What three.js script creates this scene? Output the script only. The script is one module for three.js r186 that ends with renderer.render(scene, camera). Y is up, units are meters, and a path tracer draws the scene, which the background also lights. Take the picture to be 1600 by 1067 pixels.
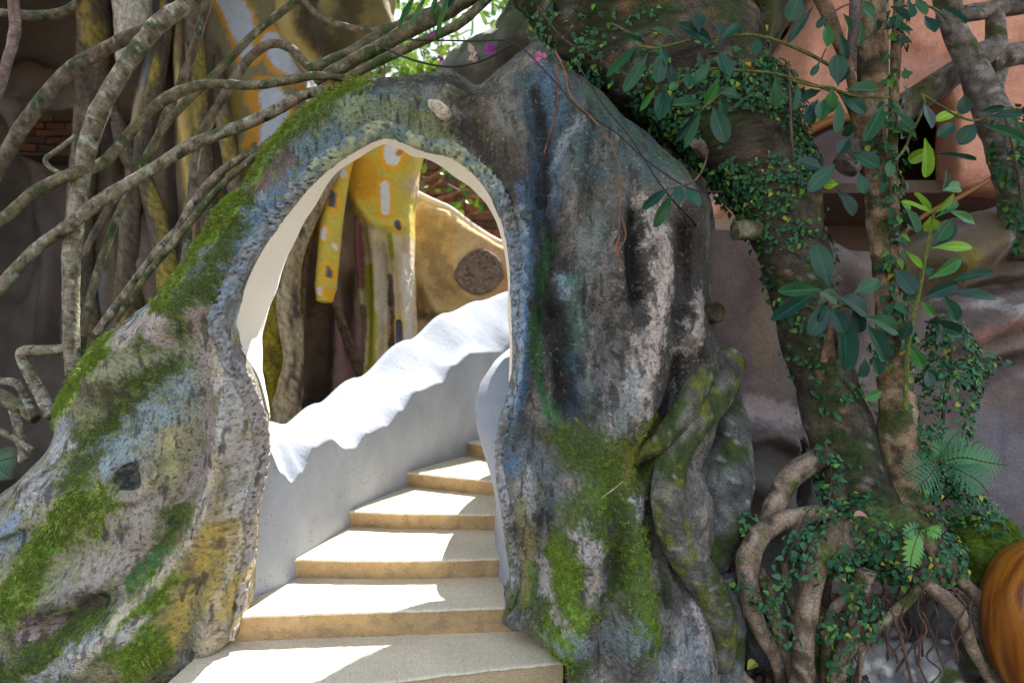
import * as THREE from 'three';
import { mergeGeometries } from 'three/addons/utils/BufferGeometryUtils.js';

// ------------------------------------------------------------------ camera, sky, sun, exposure
const scene = new THREE.Scene();
const EYE = 1.6, CZ = 3.3, FL = 1067;            // eye height, camera z, focal length in pixels of a 1600 px wide picture
const camera = new THREE.PerspectiveCamera(53.13, 1024 / 682, 0.05, 300);
camera.position.set(0, EYE, CZ);
camera.lookAt(0, EYE, 0);
camera.focus = 3.1; camera.userData.fStop = 1.8;
scene.add(camera);

const SUN = new THREE.Vector3(Math.sin(0.30) * Math.cos(1.0), Math.sin(1.0), -Math.cos(0.30) * Math.cos(1.0)).normalize();
{
  const w = 256, h = 128, a = new Float32Array(w * h * 4);
  for (let j = 0; j < h; j++) for (let i = 0; i < w; i++) {
    const el = ((j + 0.5) / h - 0.5) * Math.PI, s = Math.max(0, Math.sin(el)), k = Math.pow(1 - s, 2.2);
    const i4 = (j * w + i) * 4, b = el < 0 ? 0.75 : 1;
    a[i4] = (0.64 + 0.40 * k) * b; a[i4 + 1] = (0.76 + 0.26 * k) * b; a[i4 + 2] = (1.02 - 0.04 * k) * b; a[i4 + 3] = 1;
  }
  const t = new THREE.DataTexture(a, w, h, THREE.RGBAFormat, THREE.FloatType);
  t.mapping = THREE.EquirectangularReflectionMapping; t.magFilter = THREE.LinearFilter; t.minFilter = THREE.LinearFilter;
  t.needsUpdate = true;
  scene.background = t; scene.environment = t;
  scene.backgroundIntensity = 0.6; scene.environmentIntensity = 0.6;
}
const sun = new THREE.DirectionalLight(new THREE.Color(1.0, 0.95, 0.86), 5);
sun.position.copy(SUN).multiplyScalar(20);
sun.castShadow = true;
sun.shadow.mapSize.set(4096, 4096);
Object.assign(sun.shadow.camera, { left: -9, right: 9, top: 9, bottom: -9, near: 1, far: 50 });
scene.add(sun, sun.target);

const renderer = new THREE.WebGLRenderer({ antialias: true });
renderer.setSize(1024, 682);
renderer.toneMapping = THREE.LinearToneMapping;
renderer.toneMappingExposure = 3.2;
renderer.shadowMap.enabled = true;

// ------------------------------------------------------------------ small tools
const V3 = (x, y, z) => new THREE.Vector3(x, y, z);
function mulberry(a) { return () => { a |= 0; a = (a + 0x6D2B79F5) | 0; let t = Math.imul(a ^ (a >>> 15), 1 | a); t = (t + Math.imul(t ^ (t >>> 7), 61 | t)) ^ t; return ((t ^ (t >>> 14)) >>> 0) / 4294967296; }; }
let rnd = mulberry(7);
const R = (a, b) => a + (b - a) * rnd();
const clamp = (v, a = 0, b = 1) => v < a ? a : v > b ? b : v;
const sstep = (a, b, v) => { const t = clamp((v - a) / (b - a)); return t * t * (3 - 2 * t); };
const lerp = (a, b, t) => a + (b - a) * t;
const mix3 = (a, b, t) => [lerp(a[0], b[0], t), lerp(a[1], b[1], t), lerp(a[2], b[2], t)];
const PERM = new Uint8Array(512);
{ const r = mulberry(99), p = [...Array(256).keys()]; for (let i = 255; i > 0; i--) { const j = Math.floor(r() * (i + 1)); [p[i], p[j]] = [p[j], p[i]]; } for (let i = 0; i < 512; i++) PERM[i] = p[i & 255]; }
function grad(h, x, y, z) { switch (h & 15) { case 0: return x + y; case 1: return -x + y; case 2: return x - y; case 3: return -x - y; case 4: return x + z; case 5: return -x + z; case 6: return x - z; case 7: return -x - z; case 8: return y + z; case 9: return -y + z; case 10: return y - z; case 11: return -y - z; case 12: return x + y; case 13: return -y + z; case 14: return y - x; default: return -y - z; } }
function noise(x, y, z) {
  const xf = Math.floor(x), yf = Math.floor(y), zf = Math.floor(z), X = xf & 255, Y = yf & 255, Z = zf & 255;
  x -= xf; y -= yf; z -= zf;
  const u = x * x * x * (x * (x * 6 - 15) + 10), v = y * y * y * (y * (y * 6 - 15) + 10), w = z * z * z * (z * (z * 6 - 15) + 10);
  const A = PERM[X] + Y, AA = PERM[A] + Z, AB = PERM[A + 1] + Z, B = PERM[X + 1] + Y, BA = PERM[B] + Z, BB = PERM[B + 1] + Z;
  return lerp(lerp(lerp(grad(PERM[AA], x, y, z), grad(PERM[BA], x - 1, y, z), u), lerp(grad(PERM[AB], x, y - 1, z), grad(PERM[BB], x - 1, y - 1, z), u), v),
    lerp(lerp(grad(PERM[AA + 1], x, y, z - 1), grad(PERM[BA + 1], x - 1, y, z - 1), u), lerp(grad(PERM[AB + 1], x, y - 1, z - 1), grad(PERM[BB + 1], x - 1, y - 1, z - 1), u), v), w);
}
function fbm(x, y, z, o = 4) { let s = 0, a = 0.5; for (let i = 0; i < o; i++) { s += a * noise(x, y, z); x = x * 2.03 + 17.1; y = y * 2.03 + 5.7; z = z * 2.03 + 9.2; a *= 0.5; } return s; }
// a measured picture position at a given z in the place, as a point in metres
const at = (px, py, z = 0) => { const d = CZ - z; return V3((px - 800) / FL * d, EYE - (py - 533.5) / FL * d, z); };
const mpx = (n, z = 0) => n / FL * (CZ - z);
const used = {};
const numbered = n => { const k = used[n] = (used[n] ?? -1) + 1; return k ? `${n}_${String(k).padStart(3, '0')}` : n; };
function tag(o, label, category, group, kind) { if (label) o.userData.label = label; if (category) o.userData.category = category; if (group) o.userData.group = group; if (kind) o.userData.kind = kind; return o; }
function thing(name, label, category, group, pos) { const g = new THREE.Group(); g.name = numbered(name); scene.add(g); if (pos) g.position.copy(pos); tag(g, label, category, group); return g; }
function mesh(name, geo, mat, parent, label) {
  const m = new THREE.Mesh(geo, mat); m.castShadow = m.receiveShadow = true;
  if (parent) { m.name = name; parent.add(m); if (parent.isGroup && parent.position.lengthSq() && !geo.userData.local) { m.position.copy(parent.position).negate(); } }
  else { m.name = numbered(name); scene.add(m); }
  if (label) m.userData.label = label;
  return m;
}
// textures -----------------------------------------------------------------
function dataTex(w, h, fn, srgb) {
  const a = new Uint8Array(w * h * 4);
  for (let j = 0; j < h; j++) for (let i = 0; i < w; i++) { const c = fn(i, j), k = (j * w + i) * 4; a[k] = c[0]; a[k + 1] = c[1]; a[k + 2] = c[2]; a[k + 3] = 255; }
  const t = new THREE.DataTexture(a, w, h, THREE.RGBAFormat); t.magFilter = THREE.LinearFilter; t.minFilter = THREE.LinearMipmapLinearFilter; t.generateMipmaps = true;
  t.wrapS = t.wrapT = THREE.RepeatWrapping; if (srgb) t.colorSpace = THREE.SRGBColorSpace; t.needsUpdate = true; return t;
}
// noise that repeats over n cells
function tile(u, v, n, s) {
  const x = u * n, y = v * n, xf = Math.floor(x), yf = Math.floor(y), fx = x - xf, fy = y - yf, q = Math.floor(s * 13.7) & 255, w = t => t * t * t * (t * (t * 6 - 15) + 10);
  const g = (i, j, dx, dy) => { const h = PERM[PERM[PERM[((xf + i) % n) & 255] + (((yf + j) % n) & 255)] + q] / 256 * 6.2832; return Math.cos(h) * dx + Math.sin(h) * dy; };
  return 1.3 * lerp(lerp(g(0, 0, fx, fy), g(1, 0, fx - 1, fy), w(fx)), lerp(g(0, 1, fx, fy - 1), g(1, 1, fx - 1, fy - 1), w(fx)), w(fy));
}
const grainTex = dataTex(512, 512, (i, j) => { const u = i / 512, v = j / 512; let s = 0.5 + 0.25 * tile(u, v, 18, 1) + 0.25 * tile(u, v, 42, 5) + 0.22 * tile(u, v, 90, 9); s = clamp(s) * 255; return [s, s, s]; });
const barkTex = dataTex(512, 512, (i, j) => { const u = i / 512, v = j / 512; const w = tile(u, v, 6, 3) * 0.6; let s = 0.5 + 0.3 * Math.sin((v * 26 + w * 2.2) * 6.283) * tile(u, v, 9, 8) + 0.28 * tile(u, v, 30, 5) + 0.25 * tile(u, v, 80, 2); s = clamp(s) * 255; return [s, s, s]; });
const barkColor = dataTex(512, 512, (i, j) => { const u = i / 512, v = j / 512; const c = tile(u, v, 46, 6), f = tile(u, v, 14, 3) * .5 + tile(u, v, 34, 9) * .5 + tile(u, v, 95, 5) * .5; let s = 205 + 85 * f + 60 * tile(u, v, 5, 41) + 40 * Math.sin((v * 38 + 2 * tile(u, v, 7, 3)) * 6.283) * Math.max(0, tile(u, v, 8, 17)); if (c + .5 * tile(u, v, 100, 15) > .55) s += 40; if (tile(u, v, 40, 26) > .5) s -= 70; s = clamp(s, 70, 255); return [s, s, s * .98]; }, true); barkColor.repeat.set(4, 4);
const rep = (t, n, m = n) => { const c = t.clone(); c.repeat.set(n, m); c.needsUpdate = true; return c; };
const std = (o) => new THREE.MeshStandardMaterial({ roughness: 0.9, side: THREE.DoubleSide, ...o });
const lin = (r, g, b) => new THREE.Color().setRGB(r, g, b);
const M = {
  paintedRelief: std({ vertexColors: true, bumpMap: rep(grainTex, 2.2), bumpScale: 0.008, roughness: 0.88 }),
  bark: std({ vertexColors: true, map: barkColor, bumpMap: rep(barkTex, 3.5), bumpScale: 0.006, roughness: 0.92 }),
};
// tubes ----------------------------------------------------------------------
// pts: Vector3 list, rad: radii; returns a closed tapered tube, uv in metres, wobble from noise
function tube(pts, rad, o = {}) {
  const { seg = Math.max(8, pts.length * 6), sides = 10, bump = 0.08, freq = 9, knob = 0, flute = 0, fluteN = 5, seed = 0, flat = false } = o;
  const curve = new THREE.CatmullRomCurve3(pts, false, 'centripetal');
  const n = pts.length - 1, rAt = t => { const k = t * n, i = Math.min(n - 1, Math.floor(k)); return lerp(rad[i], rad[i + 1], sstep(0, 1, k - i)); };
  const P = [], U = [], I = [];
  let up = V3(0, 0, 1), prev = null, len = 0;
  const cols = sides + 1;
  const ring = (c, T, r, v) => {
    const N = up.clone().sub(T.clone().multiplyScalar(up.dot(T))).normalize(), B = T.clone().cross(N); up = N;
    for (let k = 0; k <= sides; k++) {
      const a = (k % sides) / sides * Math.PI * 2, dx = Math.cos(a), dy = Math.sin(a);
      const p = c.clone().addScaledVector(N, dx * r).addScaledVector(B, dy * r);
      const nn = r > 0.001 ? 1 + bump * 2 * fbm(p.x * freq + seed, p.y * freq, p.z * freq, 3) + knob * Math.max(0, noise(p.x * 3 + seed, p.y * 3 + 7, p.z * 3)) * 2 + flute * Math.sin(a * fluteN + v * 2 + seed) : 1;
      p.copy(c).addScaledVector(N, dx * r * nn).addScaledVector(B, dy * r * nn);
      P.push(p.x, p.y, p.z); U.push(a * Math.max(r, 0.004) * (k === sides ? 1 : 1) + (k === sides ? 2 * Math.PI * Math.max(r, 0.004) : 0), v);
    }
  };
  const rings = [];
  for (let i = 0; i <= seg; i++) {
    const t = i / seg, c = curve.getPoint(t), T = curve.getTangent(t).normalize();
    if (prev) len += prev.distanceTo(c); prev = c;
    if (i === 0) { ring(c.clone().addScaledVector(T, -rAt(0) * 0.25), T, 0.0005, len); ring(c, T, rAt(0) * 0.82, len); }
    ring(c, T, rAt(t), len);
    if (i === seg) { ring(c.clone().addScaledVector(T, rAt(1) * (flat ? .03 : 0.18)), T, rAt(1) * (flat ? .93 : 0.82), len); if (flat) { ring(c.clone().addScaledVector(T, rAt(1) * .0), T, rAt(1) * .6, len); ring(c.clone().addScaledVector(T, rAt(1) * .04), T, rAt(1) * .3, len); } ring(c.clone().addScaledVector(T, rAt(1) * (flat ? .05 : 0.3)), T, 0.0005, len); }
  }
  const nr = P.length / 3 / cols;
  for (let i = 0; i < nr - 1; i++) for (let k = 0; k < sides; k++) { const a = i * cols + k, b = a + 1, c = a + cols, d = c + 1; I.push(a, b, c, b, d, c); }
  const g = new THREE.BufferGeometry();
  g.setAttribute('position', new THREE.Float32BufferAttribute(P, 3)); g.setAttribute('uv', new THREE.Float32BufferAttribute(U, 2)); g.setIndex(I);
  g.computeVertexNormals();
  const nA = g.attributes.normal; // close the seam
  for (let i = 0; i < nr; i++) { const a = i * cols, b = a + sides; const v = V3(nA.getX(a) + nA.getX(b), nA.getY(a) + nA.getY(b), nA.getZ(a) + nA.getZ(b)).normalize(); nA.setXYZ(a, v.x, v.y, v.z); nA.setXYZ(b, v.x, v.y, v.z); }
  return g;
}
// colour every vertex from its own position: base tones blended by noise, then patches of moss, lichen, stains
function mottle(geo, pal, seed = 0, extra) {
  const p = geo.attributes.position, c = new Float32Array(p.count * 3);
  for (let i = 0; i < p.count; i++) {
    const x = p.getX(i), y = p.getY(i), z = p.getZ(i), f = pal.f || 7;
    let k = mix3(pal.a, pal.b, sstep(-0.28, 0.28, fbm(x * f + seed, y * f * (pal.sy || 1), z * f, 3)));
    for (const s of pal.spots || []) k = mix3(k, s.c, (s.k ?? 1) * sstep(s.t, s.t + (s.w || 0.1), fbm(x * s.f + seed * 1.3 + s.f, y * s.f * (s.sy || 1), z * s.f + 3, 3)));
    if (extra) k = extra(k, x, y, z);
    const g = 1 + 0.35 * fbm(x * 60, y * 60, z * 60, 2);
    c[i * 3] = k[0] * g; c[i * 3 + 1] = k[1] * g; c[i * 3 + 2] = k[2] * g;
  }
  geo.setAttribute('color', new THREE.BufferAttribute(c, 3));
  return geo;
}
// a limb from measured positions [px, py, z, radius in px]
function limbGeo(list, o = {}) { return tube(list.map(q => at(q[0], q[1], q[2])), list.map(q => mpx(q[3], q[2])), o); }

// relief: a rounded solid bounded by an outline, its front modelled by control depths and strokes
function segDist(x, y, pts, closed) { // distance to polyline in xy, and inside test when closed
  let best = 1e9, inside = false, bt = 0; const n = pts.length;
  for (let i = 0, m = closed ? n : n - 1; i < m; i++) {
    const a = pts[i], b = pts[(i + 1) % n], dx = b[0] - a[0], dy = b[1] - a[1];
    const t = clamp(((x - a[0]) * dx + (y - a[1]) * dy) / (dx * dx + dy * dy + 1e-12));
    const ex = x - a[0] - dx * t, ey = y - a[1] - dy * t, d = ex * ex + ey * ey;
    if (d < best) { best = d; bt = i + t; }
    if (closed && (a[1] > y) !== (b[1] > y) && x < dx * (y - a[1]) / dy + a[0]) inside = !inside;
  }
  best = Math.sqrt(best);
  segDist.t = bt / Math.max(1, n - 1);
  return closed && inside ? -best : best;
}
const smax = (a, b, k) => { const h = Math.max(k - Math.abs(a - b), 0) / k; return Math.max(a, b) + h * h * k * 0.25; };
function smooth(list, n = 6) { const c = new THREE.CatmullRomCurve3(list.map(q => V3(q[0], q[1], q[2] ?? 0)), false, 'centripetal'); return c.getPoints(n * (list.length - 1)).map(v => [v.x, v.y, v.z]); }
function smoothClosed(list, n = 5) { const c = new THREE.CatmullRomCurve3(list.map(q => V3(q[0], q[1], 0)), true, 'centripetal'); return c.getPoints(n * list.length).slice(0, -1).map(v => [v.x, v.y]); }
class Relief {
  constructor({ controls, outline, hole, hole2, back = -0.5, k = 0.25, kh = 0.05, strokes = [], res = 0.02, rough = 0.012, roughF = 7, pad = 0.1, zMax, bounds }) {
    Object.assign(this, { controls, back, k, kh, res, rough, roughF });
    this.cw = controls.map(c => { const [x, y] = this.xy(c[0], c[1], c[2]); return [x, y, c[2]]; });
    const conv = l => l.map(q => this.xy(q[0], q[1]));
    this.outline = conv(outline); this.hole = hole && conv(hole); this.hole2 = hole2 && conv(hole2);
    this.strokes = strokes.map(s => { const pts = smooth(s.p, 4).map(q => this.xy(q[0], q[1])); const z = this.zPx(s.p[0][0], s.p[0][1]); const w = mpx(s.w, z); const xs = pts.map(q => q[0]), ys = pts.map(q => q[1]); return { pts, w, h: s.h, b: [Math.min(...xs) - w, Math.max(...xs) + w, Math.min(...ys) - w, Math.max(...ys) + w] }; });
    const xs = this.outline.map(q => q[0]), ys = this.outline.map(q => q[1]);
    this.b = bounds || [Math.min(...xs) - pad, Math.max(...xs) + pad, Math.min(...ys) - pad, Math.max(...ys) + pad];
    this.zMax = zMax ?? Math.max(...controls.map(c => c[2])) + 0.25;
  }
  zPx(px, py) { let s = 0, w = 0; for (const c of this.controls) { const d = ((px - c[0]) ** 2 + (py - c[1]) ** 2) / 1e4 + 0.05, k = 1 / (d * d); s += k * c[2]; w += k; } return s / w; }
  xy(px, py, z) { z = z ?? this.zPx(px, py); const d = CZ - z; return [(px - 800) / FL * d, EYE - (py - 533.5) / FL * d]; }
  front(x, y) {
    let s = 0, w = 0; for (const c of this.cw) { const d = (x - c[0]) ** 2 + (y - c[1]) ** 2 + 0.005, k = 1 / (d * d); s += k * c[2]; w += k; }
    let z = s / w;
    for (const t of this.strokes) { if (x < t.b[0] || x > t.b[1] || y < t.b[2] || y > t.b[3]) continue; const d = segDist(x, y, t.pts) / t.w; if (d < 1) { const q = 1 - d * d; z += t.h * q * q * Math.min(1, 6 * Math.min(segDist.t, 1 - segDist.t) + 0.25); } }
    return z;
  }
  build() {
    const { res } = this, [x0, x1, y0, y1] = this.b, z0 = this.back - 0.06, nx = Math.ceil((x1 - x0) / res) + 1, ny = Math.ceil((y1 - y0) / res) + 1, nz = Math.ceil((this.zMax - z0) / res) + 1;
    const f = new Float32Array(nx * ny * nz);
    for (let j = 0; j < ny; j++) for (let i = 0; i < nx; i++) {
      const x = x0 + i * res, y = y0 + j * res, zf = this.front(x, y), d2 = segDist(x, y, this.outline, true);
      const h1 = this.hole ? -segDist(x, y, this.hole, true) : -9, h2 = this.hole2 ? -segDist(x, y, this.hole2, true) : h1;
      for (let l = 0; l < nz; l++) {
        const z = z0 + l * res;
        let v = smax(d2, z - zf, this.k);
        if (this.hole) v = smax(v, lerp(h2, h1, sstep(-0.13, -0.06, z)), this.kh);
        v = smax(v, this.back - z, 0.08);
        if (Math.abs(v) < 0.08) v += this.rough * 2 * fbm(x * this.roughF, y * this.roughF, z * this.roughF, 4);
        f[i + nx * (j + ny * l)] = v;
      }
    }
    const g = nets(f, nx, ny, nz, x0, y0, z0, res);
    return g;
  }
}
function nets(f, nx, ny, nz, x0, y0, z0, h) {
  const idx = new Int32Array(nx * ny * nz).fill(-1), P = [], I = [], sy = nx, sz = nx * ny, off = [0, 1, sy, 1 + sy, sz, 1 + sz, sy + sz, 1 + sy + sz];
  const E = [[0, 1], [2, 3], [4, 5], [6, 7], [0, 2], [1, 3], [4, 6], [5, 7], [0, 4], [1, 5], [2, 6], [3, 7]];
  for (let l = 0; l < nz - 1; l++) for (let j = 0; j < ny - 1; j++) for (let i = 0; i < nx - 1; i++) {
    const b = i + sy * j + sz * l; let m = 0; for (let k = 0; k < 8; k++) if (f[b + off[k]] < 0) m |= 1 << k;
    if (m === 0 || m === 255) continue;
    let sx = 0, s2 = 0, s3 = 0, n = 0;
    for (const [a, c] of E) { const fa = f[b + off[a]], fc = f[b + off[c]]; if ((fa < 0) === (fc < 0)) continue; const t = fa / (fa - fc); sx += lerp(a & 1, c & 1, t); s2 += lerp((a >> 1) & 1, (c >> 1) & 1, t); s3 += lerp(a >> 2, c >> 2, t); n++; }
    idx[b] = P.length / 3; P.push(x0 + (i + sx / n) * h, y0 + (j + s2 / n) * h, z0 + (l + s3 / n) * h);
  }
  for (let l = 1; l < nz - 1; l++) for (let j = 1; j < ny - 1; j++) for (let i = 1; i < nx - 1; i++) {
    const b = i + sy * j + sz * l, s = f[b] < 0;
    const quad = (u, v, e) => { const fe = f[b + e] < 0; if (fe === s) return; const q = [idx[b - u - v], idx[b - v], idx[b], idx[b - u]]; if (q.includes(-1)) return; if (s) I.push(q[0], q[1], q[2], q[0], q[2], q[3]); else I.push(q[0], q[2], q[1], q[0], q[3], q[2]); };
    quad(sy, sz, 1); quad(sz, 1, sy); quad(1, sy, sz);
  }
  const g = new THREE.BufferGeometry(); g.setAttribute('position', new THREE.Float32BufferAttribute(P, 3)); g.setIndex(I); g.computeVertexNormals();
  return g;
}
function planarUV(g, x0 = 0, y0 = 0, w = 1, h = 1) { const p = g.attributes.position, u = new Float32Array(p.count * 2); for (let i = 0; i < p.count; i++) { u[2 * i] = (p.getX(i) - x0) / w; u[2 * i + 1] = (p.getY(i) - y0) / h; } g.setAttribute('uv', new THREE.BufferAttribute(u, 2)); return g; }
// paint strokes: {c, p:[[px,py]..], w px, s softness, n edge noise, a strength, f noise frequency}
function prepPaint(rel, list) { return list.map((s, i) => { const pts = (s.p.length > 1 ? smooth(s.p, 3) : s.p).map(q => rel.xy(q[0], q[1])); const w = mpx(s.w, rel.zPx(s.p[0][0], s.p[0][1])); const m = w * (1 + (s.n ?? 0.5) * 0.8), xs = pts.map(q => q[0]), ys = pts.map(q => q[1]); return { pts, w, c: s.c, s: s.s ?? 0.75, n: s.n ?? 0.5, a: s.a ?? 1, f: s.f ?? 9, sy: s.sy ?? 1, seed: i * 3.7, moss: s.moss, b: [Math.min(...xs) - m, Math.max(...xs) + m, Math.min(...ys) - m, Math.max(...ys) + m] }; }); }
function strokeMask(s, x, y) {
  if (x < s.b[0] || x > s.b[1] || y < s.b[2] || y > s.b[3]) return 0;
  const d = s.pts.length > 1 ? segDist(x, y, s.pts) : Math.hypot(x - s.pts[0][0], y - s.pts[0][1]);
  const e = 1 - d / s.w, mx = s.n * .8; if (e < -mx) return 0; if (e > s.s + mx) return s.a;
  const v = e + s.n * (1.6 * fbm(x * s.f + s.seed, y * s.f * s.sy, s.seed, 4) + 0.5 * noise(x * s.f * 9, y * s.f * 9 * s.sy, s.seed));
  return s.a * sstep(0, s.s, v);
}
function paintRelief(g, rel, base, list, baseF = 5) {
  const st = prepPaint(rel, list), p = g.attributes.position, c = new Float32Array(p.count * 3);
  for (let i = 0; i < p.count; i++) {
    const x = p.getX(i), y = p.getY(i), z = p.getZ(i);
    let k = mix3(base[0], base[1], sstep(-0.3, 0.3, fbm(x * baseF, y * baseF, z * baseF, 4)));
    if (base[2]) k = mix3(k, base[2], sstep(0.1, 0.25, fbm(x * baseF * 2 + 9, y * baseF * 2, z * baseF * 2, 4)));
    for (const s of st) { const m = strokeMask(s, x, y); if (m > 0) k = mix3(k, s.c, m); }
    const q = 1 + 0.3 * fbm(x * 40, y * 40, z * 40, 3);
    c[3 * i] = k[0] * q; c[3 * i + 1] = k[1] * q; c[3 * i + 2] = k[2] * q;
  }
  g.setAttribute('color', new THREE.BufferAttribute(c, 3));
  return planarUV(g);
}

// ------------------------------------------------------------------ ground
{
  const g = new THREE.PlaneGeometry(120, 120, 1, 1); g.rotateX(-Math.PI / 2);
  const t = dataTex(512, 512, (i, j) => { const u = i / 512, v = j / 512, s = 0.5 + 0.4 * tile(u, v, 5, 2) + 0.3 * tile(u, v, 22, 3) + 0.3 * tile(u, v, 70, 4); return [60 + 45 * s, 52 + 36 * s, 42 + 26 * s]; }, true);
  t.repeat.set(60, 60);
  const m = mesh('ground', g, std({ map: t, bumpMap: rep(grainTex, 90), bumpScale: 0.02, roughness: 1 }));
  m.position.y = -0.01; m.userData.kind = 'structure';
}
// ------------------------------------------------------------------ the archway shaped like a hollow tree
const C = { grey: [.25, .23, .19], dgrey: [.12, .115, .105], lgrey: [.44, .43, .41], pink: [.44, .36, .32], lilac: [.33, .275, .235], blue: [.10, .18, .27], lblue: [.28, .37, .44], teal: [.12, .20, .18], black: [.03, .029, .028], brown: [.10, .072, .05], moss: [.19, .32, .03], mossd: [.06, .095, .016], mossy: [.30, .36, .08], olive: [.2, .18, .06], ochre: [.42, .31, .07], cream: [.60, .52, .41], green: [.06, .17, .06] };
const holePx = [[378, 985], [384, 930], [395, 830], [405, 760], [413, 690], [410, 650], [390, 590], [366, 545], [358, 505], [374, 440], [400, 390], [442, 330], [500, 265], [550, 231], [600, 209], [640, 222], [668, 232], [702, 239], [737, 263], [766, 300], [786, 345], [797, 400], [800, 470], [803, 540], [800, 600], [786, 640], [776, 690], [776, 740], [785, 800], [791, 850], [799, 900], [796, 945], [785, 975]];
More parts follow.
